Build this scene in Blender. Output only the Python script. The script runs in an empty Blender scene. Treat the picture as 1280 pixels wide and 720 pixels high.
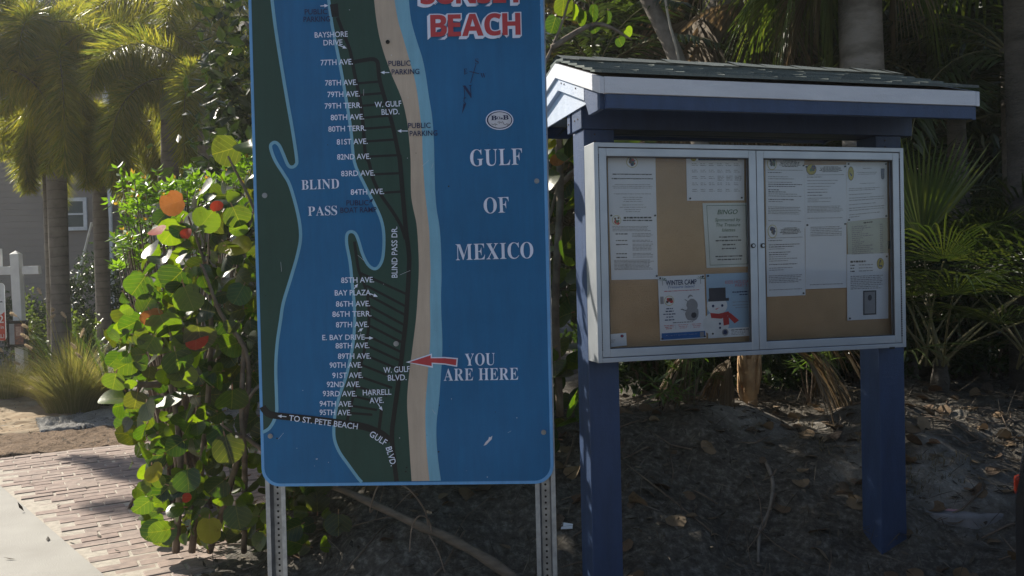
import bpy, math, json, random
import numpy as np
from mathutils import Vector, Matrix, geometry

# ------------------------------------------------------------------ camera, world, sun, exposure
C = bpy.context.scene.collection
SC = bpy.context.scene
F, PITCH, ROLL, CH = 1050.0, .0164, .0231, 1.5
cp, sp_, cr, sr = math.cos(PITCH), math.sin(PITCH), math.cos(ROLL), math.sin(ROLL)
Xv, Uv, Fv = Vector((1, 0, 0)), Vector((0, sp_, cp)), Vector((0, cp, -sp_))
right, up = Xv*cr - Uv*sr, Xv*sr + Uv*cr
cd = bpy.data.cameras.new('camera'); cam = bpy.data.objects.new('camera', cd); C.objects.link(cam)
m3 = Matrix((right, up, -Fv)).transposed()
cam.matrix_world = Matrix.Translation((0, 0, CH)) @ m3.to_4x4()
cd.sensor_width = 36; cd.lens = F/1280*36; cd.clip_start = .02; cd.clip_end = 2000
SC.camera = cam

SUN_AZ = Vector((-.80, .60)); SUN_EL = math.radians(36)
w = bpy.data.worlds.new('World'); SC.world = w; w.use_nodes = True
nt = w.node_tree; nt.nodes.clear()
sk = nt.nodes.new('ShaderNodeTexSky'); sk.sky_type = 'NISHITA'; sk.sun_disc = False
sk.sun_elevation = SUN_EL; sk.sun_rotation = math.atan2(SUN_AZ.x, SUN_AZ.y)
bg = nt.nodes.new('ShaderNodeBackground'); bg.inputs[1].default_value = .078
ou = nt.nodes.new('ShaderNodeOutputWorld')
nt.links.new(sk.outputs[0], bg.inputs[0]); nt.links.new(bg.outputs[0], ou.inputs[0])
ld = bpy.data.lights.new('sun', 'SUN'); ld.energy = 5.0; ld.angle = math.radians(.5); ld.color = (1, .93, .80)
sun = bpy.data.objects.new('sun', ld); C.objects.link(sun)
TS = Vector((SUN_AZ.x*math.cos(SUN_EL), SUN_AZ.y*math.cos(SUN_EL), math.sin(SUN_EL)))
sun.rotation_euler = TS.to_track_quat('Z', 'Y').to_euler(); sun.location = (-10, 10, 12)
vs = SC.view_settings
vs.view_transform = 'Standard'; vs.look = 'None'; vs.gamma = 1; vs.exposure = .82; vs.use_curve_mapping = False

# ------------------------------------------------------------------ image-plane helpers (each point gets its own true distance)
def ray(px, py):
    a, b = px-640, py-360
    u, v = cr*a - sr*b, sr*a + cr*b
    return Vector((u/F, cp - sp_*v/F, -sp_ - cp*v/F))
EYE = Vector((0, 0, CH))
def at(px, py, Y):
    d = ray(px, py); return EYE + d*(Y/d.y)
def onplane(px, py, p0, n):
    d = ray(px, py); return EYE + d*((p0-EYE).dot(n)/d.dot(n))
KYAW = .2576
KA, KN, KO = Vector((math.cos(KYAW), math.sin(KYAW), 0)), Vector((math.sin(KYAW), -math.cos(KYAW), 0)), Vector((.3506, 3.477, 0))
SYAW = -.049
SA, SN, SO = Vector((math.cos(SYAW), math.sin(SYAW), 0)), Vector((math.sin(SYAW), -math.cos(SYAW), 0)), Vector((-1.0636, 3.4955, .6365))
def sg(px, py):                                   # sign face -> (u, z) in the sign's own frame
    p = onplane(px, py, SO, SN) - SO; return p.dot(SA), p.z
def kg(px, py, d):                                # kiosk plane at depth d -> (u, z)
    p = onplane(px, py, KO + KN*d, KN) - KO; return p.dot(KA), p.z

# ------------------------------------------------------------------ mesh builder
class MB:
    def __init__(s): s.v = []; s.n = 0; s.f = []; s.m = []; s.uv = []
    def add(s, V, Fc, mat=0, uv=None):
        V = np.asarray(V, float).reshape(-1, 3)
        s.uv.append(np.zeros((len(V), 2)) if uv is None else np.asarray(uv, float))
        s.v.append(V)
        if isinstance(Fc, np.ndarray):
            s.f.append(Fc + s.n); s.m.append(np.full(len(Fc), mat))
        else:
            by = {}
            for q in Fc: by.setdefault(len(q), []).append(q)
            for k in by:
                s.f.append(np.array(by[k], int) + s.n); s.m.append(np.full(len(by[k]), mat))
        s.n += len(V)
    def box(s, x0, x1, y0, y1, z0, z1, mat=0, M=None):
        V = [(x, y, z) for z in (z0, z1) for y in (y0, y1) for x in (x0, x1)]
        if M is not None: V = [M @ Vector(p) for p in V]
        s.add(V, [(0, 2, 3, 1), (4, 5, 7, 6), (0, 1, 5, 4), (2, 6, 7, 3), (0, 4, 6, 2), (1, 3, 7, 5)], mat)
    def prism(s, poly, axis, a, b, mat=0):          # convex or simple polygon (2-D) pushed along an axis
        def P(p, t):
            return (t, p[0], p[1]) if axis == 'x' else (p[0], t, p[1]) if axis == 'y' else (p[0], p[1], t)
        n = len(poly); V = [P(p, a) for p in poly] + [P(p, b) for p in poly]
        s.add(V, [tuple(range(n))[::-1], tuple(range(n, 2*n))] + [(i, (i+1) % n, n+(i+1) % n, n+i) for i in range(n)], mat)
    def tube(s, P, R, seg=8, mat=0, cap=True):
        P = [Vector(p) for p in P]; n = len(P)
        if not hasattr(R, '__len__'): R = [R]*n
        V = []; uv = []
        t0 = (P[1]-P[0]).normalized(); a = t0.orthogonal().normalized(); L = 0
        for i in range(n):
            t = (P[min(i+1, n-1)]-P[max(i-1, 0)]).normalized()
            a = (a - t*a.dot(t)).normalized(); b = t.cross(a)
            if i: L += (P[i]-P[i-1]).length
            for k in range(seg):
                an = 2*math.pi*k/seg
                V.append(P[i] + (a*math.cos(an)+b*math.sin(an))*R[i]); uv.append((k/seg, L))
        f = [(i*seg+k, i*seg+(k+1) % seg, (i+1)*seg+(k+1) % seg, (i+1)*seg+k) for i in range(n-1) for k in range(seg)]
        if cap: f += [tuple(range(seg))[::-1], tuple((n-1)*seg+k for k in range(seg))]
        s.add(V, f, mat, uv)
    def disc(s, c, n, r, seg=12, mat=0, th=0):
        c, n = Vector(c), Vector(n).normalized(); a = n.orthogonal().normalized(); b = n.cross(a)
        ring = [(a*math.cos(2*math.pi*k/seg)+b*math.sin(2*math.pi*k/seg))*r for k in range(seg)]
        if th: s.add([c+q for q in ring]+[c+n*th+q for q in ring], [tuple(range(seg, 2*seg))]+[(k, (k+1) % seg, seg+(k+1) % seg, seg+k) for k in range(seg)], mat)
        else: s.add([c+q for q in ring], [tuple(range(seg))], mat)
    def build(s, name, mats, parent=None, smooth=False, loc=None, bevel=0):
        me = bpy.data.meshes.new(name)
        V = np.concatenate(s.v) if s.v else np.zeros((0, 3))
        me.vertices.add(len(V)); me.vertices.foreach_set('co', V.ravel())
        li = np.concatenate([f.ravel() for f in s.f]); lt = np.concatenate([np.full(len(f), f.shape[1]) for f in s.f])
        ls = np.concatenate([[0], np.cumsum(lt)[:-1]])
        me.loops.add(len(li)); me.loops.foreach_set('vertex_index', li.astype(np.int32))
        me.polygons.add(len(lt)); me.polygons.foreach_set('loop_start', ls.astype(np.int32)); me.polygons.foreach_set('loop_total', lt.astype(np.int32))
        me.polygons.foreach_set('material_index', np.concatenate(s.m).astype(np.int32))
        me.polygons.foreach_set('use_smooth', np.full(len(lt), bool(smooth)))
        ul = me.uv_layers.new(name='UVMap'); ul.data.foreach_set('uv', np.concatenate(s.uv)[li].ravel())
        me.update(calc_edges=True); me.validate()
        if not isinstance(mats, (list, tuple)): mats = [mats]
        for m in mats: me.materials.append(m)
        o = bpy.data.objects.new(name, me); C.objects.link(o)
        if parent is not None: o.parent = parent
        if loc is not None: o.location = loc
        if bevel:
            b = o.modifiers.new('bevel', 'BEVEL'); b.width = bevel; b.segments = 2; b.limit_method = 'ANGLE'
        return o
def tag(o, label=None, cat=None, group=None, kind=None):
    if label: o['label'] = label
    if cat: o['category'] = cat
    if group: o['group'] = group
    if kind: o['kind'] = kind
    return o
def thing(name, label, cat, loc=(0, 0, 0), rz=0, group=None):
    o = bpy.data.objects.new(name, None); C.objects.link(o); o.empty_display_size = .1
    o.location = loc; o.rotation_euler = (0, 0, rz)
    return tag(o, label, cat, group)
def copy_tree(o, parent=None):
    c = o.copy(); C.objects.link(c)
    if parent is not None: c.parent = parent
    for ch in list(o.children): copy_tree(ch, c)
    return c
def catmull(P, k=6):
    P = [np.array(p, float) for p in P]; out = []
    for i in range(len(P)-1):
        p0, p1, p2, p3 = P[max(i-1, 0)], P[i], P[i+1], P[min(i+2, len(P)-1)]
        for j in range(k):
            t = j/k
            out.append(.5*((2*p1)+(-p0+p2)*t+(2*p0-5*p1+4*p2-p3)*t*t+(-p0+3*p1-3*p2+p3)*t**3))
    out.append(P[-1]); return out

# ------------------------------------------------------------------ materials
def nodes(name):
    m = bpy.data.materials.new(name); m.use_nodes = True; t = m.node_tree
    return m, t, t.nodes['Principled BSDF'], t.nodes['Material Output']
def noise(t, scale, detail=6, coord='Object', stretch=None, rough=.55):
    tc = t.nodes.new('ShaderNodeTexCoord'); n = t.nodes.new('ShaderNodeTexNoise')
    n.inputs['Scale'].default_value = scale; n.inputs['Detail'].default_value = detail; n.inputs['Roughness'].default_value = rough
    src = tc.outputs[coord]
    if stretch:
        mp = t.nodes.new('ShaderNodeMapping'); mp.inputs['Scale'].default_value = stretch; t.links.new(src, mp.inputs[0]); src = mp.outputs[0]
    t.links.new(src, n.inputs['Vector']); return n
def ramp(t, src, stops):
    r = t.nodes.new('ShaderNodeValToRGB'); e = r.color_ramp.elements
    while len(e) < len(stops): e.new(.5)
    for i, (p, c) in enumerate(stops): e[i].position = p; e[i].color = (*c, 1) if len(c) == 3 else c
    t.links.new(src, r.inputs[0]); return r
def bumpn(t, src, b, strength, dist=.01, normal=None):
    n = t.nodes.new('ShaderNodeBump'); n.inputs['Strength'].default_value = strength; n.inputs['Distance'].default_value = dist
    t.links.new(src, n.inputs['Height'])
    if normal: t.links.new(normal, n.inputs['Normal'])
    t.links.new(n.outputs[0], b.inputs['Normal']); return n
def MAT(name, c, c2=None, rough=.6, scale=8, bump=0, bscale=60, metal=0, stretch=None, spec=.5, lo=.35, hi=.65, bdist=.01):
    m, t, b, o = nodes(name)
    b.inputs['Roughness'].default_value = rough; b.inputs['Metallic'].default_value = metal; b.inputs['Specular IOR Level'].default_value = spec
    c2 = c2 or tuple(x*.8 for x in c)
    n = noise(t, scale, stretch=stretch); r = ramp(t, n.outputs[0], [(lo, c), (hi, c2)]); t.links.new(r.outputs[0], b.inputs['Base Color'])
    if bump:
        k = noise(t, bscale, 5, stretch=stretch); bumpn(t, k.outputs[0], b, bump, bdist)
    return m
def LEAF(name, cols, trans=None, tw=.4, rough=.42, vein=None, spec=.5):
    m, t, b, o = nodes(name)
    g = t.nodes.new('ShaderNodeNewGeometry')
    n = len(cols); r = ramp(t, g.outputs['Random Per Island'], [(i/max(n-1, 1), c) for i, c in enumerate(cols)])
    col = r.outputs[0]
    b.inputs['Roughness'].default_value = rough; b.inputs['Specular IOR Level'].default_value = spec
    if vein:
        u = t.nodes.new('ShaderNodeUVMap'); s = t.nodes.new('ShaderNodeSeparateXYZ'); t.links.new(u.outputs[0], s.inputs[0])
        def mth(op, a, bb=None, cc=None):
            q = t.nodes.new('ShaderNodeMath'); q.operation = op
            for i, x in enumerate((a, bb, cc)):
                if x is None: continue
                if isinstance(x, (int, float)): q.inputs[i].default_value = x
                else: t.links.new(x, q.inputs[i])
            return q.outputs[0]
        ax = mth('ABSOLUTE', s.outputs[0]); mid = mth('LESS_THAN', ax, .028)
        sv = mth('ABSOLUTE', mth('SUBTRACT', mth('FRACT', mth('MULTIPLY', mth('SUBTRACT', s.outputs[1], mth('MULTIPLY', ax, .75)), 2.6)), .5))
        side = mth('LESS_THAN', sv, .03)
        mk = mth('MAXIMUM', mid, side)
        mx = t.nodes.new('ShaderNodeMixRGB'); t.links.new(mk, mx.inputs[0]); t.links.new(col, mx.inputs[1]); mx.inputs[2].default_value = (*vein, 1)
        mx2 = t.nodes.new('ShaderNodeMixRGB'); mx2.inputs[0].default_value = .34; t.links.new(col, mx2.inputs[1]); t.links.new(mx.outputs[0], mx2.inputs[2]); col = mx2.outputs[0]
        n5 = noise(t, 22, 6, 'Object', rough=.7); r5 = ramp(t, n5.outputs[0], [(.28, (.45, .38, .30)), (.42, (.88, .88, .86)), (.62, (1, 1, 1)), (.75, (1.25, 1.18, .95))]); m5 = t.nodes.new('ShaderNodeMixRGB'); m5.blend_type = 'MULTIPLY'; m5.inputs[0].default_value = 1; t.links.new(col, m5.inputs[1]); t.links.new(r5.outputs[0], m5.inputs[2]); col = m5.outputs[0]
        nn = noise(t, 60, 4, 'Object'); bumpn(t, nn.outputs[0], b, .25, .004)
    t.links.new(col, b.inputs['Base Color'])
    if tw:
        tr = t.nodes.new('ShaderNodeBsdfTranslucent'); hs = t.nodes.new('ShaderNodeMixRGB'); hs.blend_type = 'MULTIPLY'; hs.inputs[0].default_value = 1
        t.links.new(col, hs.inputs[1]); hs.inputs[2].default_value = (*(trans or (2.2, 2.0, 1.0)), 1)
        t.links.new(hs.outputs[0], tr.inputs[0])
        mx = t.nodes.new('ShaderNodeMixShader'); mx.inputs[0].default_value = tw
        t.links.new(b.outputs[0], mx.inputs[1]); t.links.new(tr.outputs[0], mx.inputs[2]); t.links.new(mx.outputs[0], o.inputs[0])
    return m
def glass(name, rough=.02, mixf=.95):
    m, t, b, o = nodes(name); t.nodes.remove(b)
    fr = t.nodes.new('ShaderNodeFresnel'); fr.inputs[0].default_value = 1.32
    tr = t.nodes.new('ShaderNodeBsdfTransparent'); tr.inputs[0].default_value = (mixf, mixf, mixf, 1)
    gl = t.nodes.new('ShaderNodeBsdfGlossy'); gl.inputs['Roughness'].default_value = rough
    mx = t.nodes.new('ShaderNodeMixShader'); t.links.new(fr.outputs[0], mx.inputs[0]); t.links.new(tr.outputs[0], mx.inputs[1]); t.links.new(gl.outputs[0], mx.inputs[2])
    t.links.new(mx.outputs[0], o.inputs[0]); return m

rng = np.random.default_rng(7); random.seed(7)
def smooth(a, b, x):
    t = np.clip((x-a)/(b-a), 0, 1); return t*t*(3-2*t)
def vnoise(x, y, s, seed=0):                      # cheap value noise on arrays
    x = np.asarray(x, float)/s; y = np.asarray(y, float)/s
    xi, yi = np.floor(x), np.floor(y); fx, fy = x-xi, y-yi
    fx, fy = fx*fx*(3-2*fx), fy*fy*(3-2*fy)
    def h(a, b):
        q = np.sin(a*127.1+b*311.7+seed*74.7)*43758.5453; return q-np.floor(q)
    return (h(xi, yi)*(1-fx)+h(xi+1, yi)*fx)*(1-fy)+(h(xi, yi+1)*(1-fx)+h(xi+1, yi+1)*fx)*fy
def ground_h(x, y, fine=True):
    x = np.asarray(x, float); y = np.asarray(y, float)
    edge = 3.46+.16*(vnoise(x, y*0, .8, 3)-.5)
    m = smooth(0, 1.75, y-edge)*smooth(-1.75, -.6, x)*(.62-.12*smooth(5.2, 8, y))
    for bx, by in ((.467, 3.68), (1.874, 4.05)): m = m + .03*np.exp(-((x-bx)**2+(y-by)**2)/.03)
    berm = .2*np.exp(-(((x+6.9)/1.2)**2+((y-11.6)/1.3)**2))
    h = m + berm
    if fine:
        k = smooth(.0, .15, m)+.25*smooth(-1.4, -.6, x)*smooth(2.4, 3.0, y)*(1-smooth(3.6, 4.4, y))
        h = h + k*(.17*(vnoise(x, y, .55, 1)-.5)+.10*(vnoise(x, y, .21, 2)-.5)+.035*(vnoise(x, y, .08, 4)-.5))
    return h
def gpt(px, py, t0=2.5, t1=9.0):
    d = ray(px, py)
    for t in np.arange(t0, t1, .01):
        p = EYE + d*float(t)
        if p.z <= gz(p.x, p.y): return p
    return EYE + d*t1
def gz(x, y): return float(ground_h(x, y))
# ------------------------------------------------------------------ setting: ground, paths
def axis(lo, hi, dlo, dhi, step, far):
    a = list(np.arange(dlo, dhi+1e-6, step)); s = step; x = dhi
    while x < hi: s *= 1.35; x += s; a.append(min(x, hi))
    s = step; x = dlo; b = []
    while x > lo: s *= 1.35; x -= s; b.append(max(x, lo))
    return np.array(b[::-1]+a)
gx, gy = axis(-250, 250, -2.2, 4.6, .033, 0), axis(-250, 250, 2.6, 7.2, .033, 0)
X, Y = np.meshgrid(gx, gy); Zg = ground_h(X, Y)
nx, ny = len(gx), len(gy)
idx = np.arange(nx*ny).reshape(ny, nx)
g = MB(); g.add(np.stack([X, Y, Zg], -1).reshape(-1, 3), np.stack([idx[:-1, :-1], idx[:-1, 1:], idx[1:, 1:], idx[1:, :-1]], -1).reshape(-1, 4))
def ground_mat():
    m, t, b, o = nodes('ground')
    a = t.nodes.new('ShaderNodeAttribute'); a.attribute_name = 'litter'
    n1 = noise(t, 3.2, 8, rough=.7); n2 = noise(t, 26, 6, rough=.7); n3 = noise(t, 120, 3)
    ad = t.nodes.new('ShaderNodeMath'); ad.operation = 'MULTIPLY_ADD'; t.links.new(n1.outputs[0], ad.inputs[0]); ad.inputs[1].default_value = 1.1; t.links.new(a.outputs['Fac'], ad.inputs[2])
    ad2 = t.nodes.new('ShaderNodeMath'); ad2.operation = 'MULTIPLY_ADD'; t.links.new(n2.outputs[0], ad2.inputs[0]); ad2.inputs[1].default_value = .9; t.links.new(ad.outputs[0], ad2.inputs[2])
    f = ramp(t, ad2.outputs[0], [(.52, (0, 0, 0)), (.72, (1, 1, 1))])
    dv = t.nodes.new('ShaderNodeMath'); dv.operation = 'MULTIPLY'; dv.inputs[1].default_value = .5; t.links.new(ad2.outputs[0], dv.inputs[0]); t.links.new(dv.outputs[0], f.inputs[0])
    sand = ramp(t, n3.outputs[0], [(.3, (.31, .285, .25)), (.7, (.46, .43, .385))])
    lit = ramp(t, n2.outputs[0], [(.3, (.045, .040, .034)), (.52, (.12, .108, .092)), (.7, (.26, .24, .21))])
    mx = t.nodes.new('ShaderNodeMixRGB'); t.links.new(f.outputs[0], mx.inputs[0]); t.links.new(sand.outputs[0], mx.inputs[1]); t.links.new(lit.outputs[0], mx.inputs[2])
    t.links.new(mx.outputs[0], b.inputs['Base Color']); b.inputs['Roughness'].default_value = .95; b.inputs['Specular IOR Level'].default_value = .15
    n4 = noise(t, 45, 10, rough=.75); bumpn(t, n4.outputs[0], b, .9, .03)
    return m
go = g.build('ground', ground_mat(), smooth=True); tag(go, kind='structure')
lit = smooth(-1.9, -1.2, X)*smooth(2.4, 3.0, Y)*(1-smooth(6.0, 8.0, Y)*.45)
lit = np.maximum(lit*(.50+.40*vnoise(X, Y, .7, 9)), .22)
lit = lit - .42*np.exp(-(((X-2.35)/.55)**2+((Y-4.35)/.35)**2)) - .30*np.exp(-(((X-1.2)/.9)**2+((Y-5.1)/.3)**2)) - .45*np.exp(-(((X+.1)/1.8)**2+((Y-3.0)/.3)**2)) - .35*np.exp(-(((X-.9)/.7)**2+((Y-3.45)/.22)**2)) - .22*np.exp(-(((X-2.6)/.7)**2+((Y-5.2)/.35)**2))  # bare sand, with less litter also imitating sunlit patches on the bank
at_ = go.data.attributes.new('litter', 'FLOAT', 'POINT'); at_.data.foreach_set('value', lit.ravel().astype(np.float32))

def ground_pt(px, py, z=0.0):
    d = ray(px, py); p = EYE + d*((z-CH)/d.z); return p
def sheet(name, pts, mat, z=.004, step=.12, amp=0, seed=0):
    P = [Vector((p[0], p[1], 0)) for p in pts]
    xs = [p.x for p in P]; ys = [p.y for p in P]
    mb = MB(); tri = geometry.tessellate_polygon([P])
    mb.add([(p.x, p.y, z) for p in P], [tuple(t) for t in tri]); o = mb.build(name, mat)
    for poly in o.data.polygons:
        if poly.normal.z < 0: poly.flip()
    return tag(o, kind='structure')
conc_m = MAT('concrete', (.29, .275, .25), (.375, .36, .33), rough=.9, scale=2.2, bump=.35, bscale=130, lo=.3, hi=.7)
A0, A1 = ground_pt(0, 610), ground_pt(128, 722)
dirA = (A1-A0).normalized()
A_ = A0-dirA*6; B_ = A1+dirA*4.5
sheet('concrete_path', [(A_.x, A_.y), (B_.x, B_.y), (B_.x-3.2, B_.y-1.5), (-14, -1.0), (-14, A_.y)], conc_m, .0215)
mort_m = MAT('sandy_joint', (.36, .32, .27), (.50, .45, .38), rough=.95, scale=30, bump=.5, bscale=200)
e0, e1 = ground_pt(0, 575), ground_pt(182, 554)
dirE = (e1-e0).normalized(); nE = Vector((-dirE.y, dirE.x, 0))
E_ = e0-dirE*5; E2 = e1+dirE*1.2
sheet('sand_bed', [(-9.2, 1.2), (-.9, 1.2), (-1.0, 4.6), (E2.x, E2.y), (E_.x, E_.y), (-9.2, E_.y)], mort_m, .0135)
# bricks: one real bevelled block each, running bond, all one paved surface
bm_ = MB(); bl, bw, gap = .205, .103, .0075
def side(p, a, d): return d.x*(p.y-a.y)-d.y*(p.x-a.x)
rows = 44
shade = []
for r in range(rows):
    for k in range(-14, 22):
        cx = e0 + dirE*((k+.5*(r % 2))*bl + .02*math.sin(r*1.7)) - nE*(r+.5)*bw
        p = cx + Vector((random.gauss(0, .003), random.gauss(0, .003), 0))
        if side(p, A0, dirA) < .085: continue
        if p.x > -1.55 or p.y < 2.6 or p.x < -9: continue
        if p.x+.35*p.y > .62+random.uniform(-.10, .10) and p.y < 5.4: continue
        rz = math.atan2(dirE.y, dirE.x)+random.gauss(0, .012)
        M = Matrix.Translation((p.x, p.y, 0)) @ Matrix.Rotation(rz, 4, 'Z') @ Matrix.Rotation(random.gauss(0, .012), 4, 'X')
        zt = .018+random.gauss(0, .0022); x, y, c = (bl-gap)/2, (bw-gap)/2, .004
        V = [(-x, -y, 0), (x, -y, 0), (x, y, 0), (-x, y, 0), (-x, -y, zt-c), (x, -y, zt-c), (x, y, zt-c), (-x, y, zt-c), (-x+c, -y+c, zt), (x-c, -y+c, zt), (x-c, y-c, zt), (-x+c, y-c, zt)]
        bm_.add([M @ Vector(q) for q in V], [(0, 1, 5, 4), (1, 2, 6, 5), (2, 3, 7, 6), (3, 0, 4, 7), (4, 5, 9, 8), (5, 6, 10, 9), (6, 7, 11, 10), (7, 4, 8, 11), (8, 9, 10, 11)])
def brick_mat():
    m, t, b, o = nodes('brick_paver'); g_ = t.nodes.new('ShaderNodeNewGeometry')
    r = ramp(t, g_.outputs['Random Per Island'], [(0, (.275, .205, .18)), (.4, (.315, .24, .21)), (.75, (.295, .23, .20)), (1, (.335, .265, .235))])
    n = noise(t, 18, 7); r2 = ramp(t, n.outputs[0], [(.35, (.75, .75, .75)), (.65, (1.12, 1.1, 1.06))])
    mx = t.nodes.new('ShaderNodeMixRGB'); mx.blend_type = 'MULTIPLY'; mx.inputs[0].default_value = 1; t.links.new(r.outputs[0], mx.inputs[1]); t.links.new(r2.outputs[0], mx.inputs[2])
    t.links.new(mx.outputs[0], b.inputs['Base Color']); b.inputs['Roughness'].default_value = .9
    k = noise(t, 150, 5); bumpn(t, k.outputs[0], b, .4, .006); return m
tag(bm_.build('brick_path', brick_mat()), kind='structure')
road_m = MAT('asphalt', (.045, .045, .047), (.065, .064, .062), rough=.9, scale=3, bump=.5, bscale=160)
sheet('road', [(-60, -1.6), (60, -1.6), (60, -12), (-60, -12)], road_m, .03)
kb = MB(); kb.box(-60, 60, -1.6, -1.42, -.1, .14); tag(kb.build('kerb', conc_m), kind='structure')
# mulch strip and gravel bed behind the bricks, as bumpy sheets of their own
def bumpy(name, poly_px, mat, z0, amp, step, seed):
    pts = [ground_pt(*q) for q in poly_px]; P = [Vector((p.x, p.y)) for p in pts]
    xs = [p.x for p in P]; ys = [p.y for p in P]
    ax, ay = np.arange(min(xs), max(xs), step), np.arange(min(ys), max(ys), step)
    XX, YY = np.meshgrid(ax, ay); n = XX.size
    poly = np.array([(p.x, p.y) for p in P])
    ins = np.zeros(n, bool); x, y = XX.ravel(), YY.ravel()
    j = len(poly)-1
    for i in range(len(poly)):
        xi, yi, xj, yj = *poly[i], *poly[j]
        c = ((yi > y) != (yj > y)) & (x < (xj-xi)*(y-yi)/(yj-yi+1e-12)+xi); ins ^= c; j = i
    Z = ground_h(x, y) + z0 + amp*(vnoise(x, y, step*2.2, seed)-.3) + amp*1.2*(vnoise(x, y, .5, seed+1)-.4)
    Z = np.where(ins, Z, -.03)
    ii = np.arange(n).reshape(XX.shape)
    Fq = np.stack([ii[:-1, :-1], ii[:-1, 1:], ii[1:, 1:], ii[1:, :-1]], -1).reshape(-1, 4)
    Fq = Fq[ins[Fq].sum(1) >= 2]
    mb = MB(); mb.add(np.stack([x, y, Z], -1), Fq); return tag(mb.build(name, mat, smooth=True), kind='structure')
mulch_m = MAT('mulch', (.10, .06, .035), (.26, .17, .10), rough=.95, scale=34, bump=1, bscale=70, bdist=.03, lo=.3, hi=.7)
grav_m = MAT('gravel', (.20, .19, .18), (.46, .44, .41), rough=.9, scale=60, bump=1, bscale=90, bdist=.03, lo=.3, hi=.7)
dry_m = MAT('dry_sand', (.36, .28, .19), (.24, .16, .09), rough=.95, scale=6, bump=.6, bscale=90, lo=.35, hi=.65)
bumpy('mulch_strip', [(-120, 600), (0, 575), (60, 568), (160, 557), (235, 548), (235, 520), (150, 533), (80, 541), (0, 545), (-120, 560)], mulch_m, .022, .03, .03, 11)
bumpy('gravel_bed', [(50, 545), (150, 535), (240, 522), (235, 490), (150, 500), (95, 512), (45, 528)], grav_m, .02, .05, .03, 12)
bumpy('sand_verge', [(-200, 562), (0, 547), (70, 541), (100, 512), (60, 490), (30, 470), (0, 468), (-200, 475)], dry_m, .012, .03, .05, 13)

# ------------------------------------------------------------------ house behind the palms, wall at the right
siding_m = (lambda: None)
def siding(name, c, pitch=.14, dark=.72):
    m, t, b, o = nodes(name); tc = t.nodes.new('ShaderNodeTexCoord'); s = t.nodes.new('ShaderNodeSeparateXYZ'); t.links.new(tc.outputs['Object'], s.inputs[0])
    q = t.nodes.new('ShaderNodeMath'); q.operation = 'DIVIDE'; t.links.new(s.outputs[2], q.inputs[0]); q.inputs[1].default_value = pitch
    fr = t.nodes.new('ShaderNodeMath'); fr.operation = 'FRACT'; t.links.new(q.outputs[0], fr.inputs[0])
    n = noise(t, 1.2, 6); r = ramp(t, n.outputs[0], [(.3, tuple(x*.86 for x in c)), (.7, c)])
    t.links.new(r.outputs[0], b.inputs['Base Color']); b.inputs['Roughness'].default_value = .75
    iv = t.nodes.new('ShaderNodeMath'); iv.operation = 'SUBTRACT'; iv.inputs[0].default_value = 1; t.links.new(fr.outputs[0], iv.inputs[1])
    bumpn(t, iv.outputs[0], b, 1, .05); return m
trim_m = MAT('white_trim', (.72, .73, .74), rough=.5)
pane_m, _t, _b, _o = nodes('window_pane'); _b.inputs['Base Color'].default_value = (.03, .05, .06, 1); _b.inputs['Roughness'].default_value = .08
roof_m = MAT('roof_shingle_grey', (.12, .11, .10), (.18, .17, .15), rough=.9, scale=20, bump=.6)
def house():
    H = thing('house', 'two storey house with grey lap siding behind the foxtail palms', 'house', (-17, 19, 0))
    mb = MB(); mb.box(-6, 8.0, 0, 7, -.2, 6.4); mb.build('wall', siding('grey_siding', (.27, .225, .185)), H)
    mb = MB(); mb.box(8.0, 15.2, .9, 7, -.2, 6.2); tag(mb.build('wall', siding('cream_siding', (.55, .50, .37)), H), 'cream wall section')
    mb = MB(); mb.prism([(-.7, 6.4), (3.5, 8.6), (7.7, 6.4)], 'x', -6.6, 15.8); mb.build('roof', roof_m, H)
    for px, py0, py1, wd, yy in ((84, 252, 284, .75, 0), (152, 244, 275, .6, .9), (-120, 250, 320, 1.0, 0), (-40, 60, 120, 1.0, 0), (60, 40, 95, 1.0, 0)):
        a = at(px, py0, 19+yy); b = at(px, py1, 19+yy); x = a.x+17; z1, z0 = a.z, b.z
        mb = MB(); t = .08
        for q in ((x-wd/2-t, x-wd/2, z0-t, z1+t), (x+wd/2, x+wd/2+t, z0-t, z1+t), (x-wd/2, x+wd/2, z0-t, z0), (x-wd/2, x+wd/2, z1, z1+t), (x-wd/2, x+wd/2, (z0+z1)/2-.02, (z0+z1)/2+.02)):
            mb.box(q[0], q[1], yy-.05, yy-.003, q[2], q[3])
        wf = mb.build('window', trim_m, H)
        mb = MB(); mb.box(x-wd/2+.002, x+wd/2-.002, yy-.02, yy-.006, z0+.002, z1-.002); mb.build('pane', pane_m, wf)
    for x in (7.9, 11.4):
        mb = MB(); mb.box(x, x+.12, .72 if x > 8 else -.06, .89 if x > 8 else -.003, -.2, 6.2); mb.build('corner_board', trim_m, H)
house()
stucco_m = MAT('beige_stucco', (.46, .42, .35), (.52, .48, .40), rough=.95, scale=2, bump=.5, bscale=120)
def side_building():
    P0, P1 = Vector((2.6, 11.6, 0)), Vector((8.2, 6.2, 0)); d = (P1-P0); L = d.length; rz = math.atan2(d.y, d.x)
    B = thing('building', 'beige stucco building behind the fan palms at the right edge', 'building', P0, rz)
    mb = MB(); mb.box(0, L, 0, 5, -.2, 5.8); mb.build('wall', stucco_m, B)
    mb = MB(); mb.box(-.3, L+.3, -.35, 5.3, 5.8, 6.05); mb.build('roof', roof_m, B)
    mb = MB(); mb.box(.001, L, -.03, -.003, .0, .32); tag(mb.build('base_course', MAT('grey_base', (.30, .29, .27), rough=.9, scale=4), B))
side_building()
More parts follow.
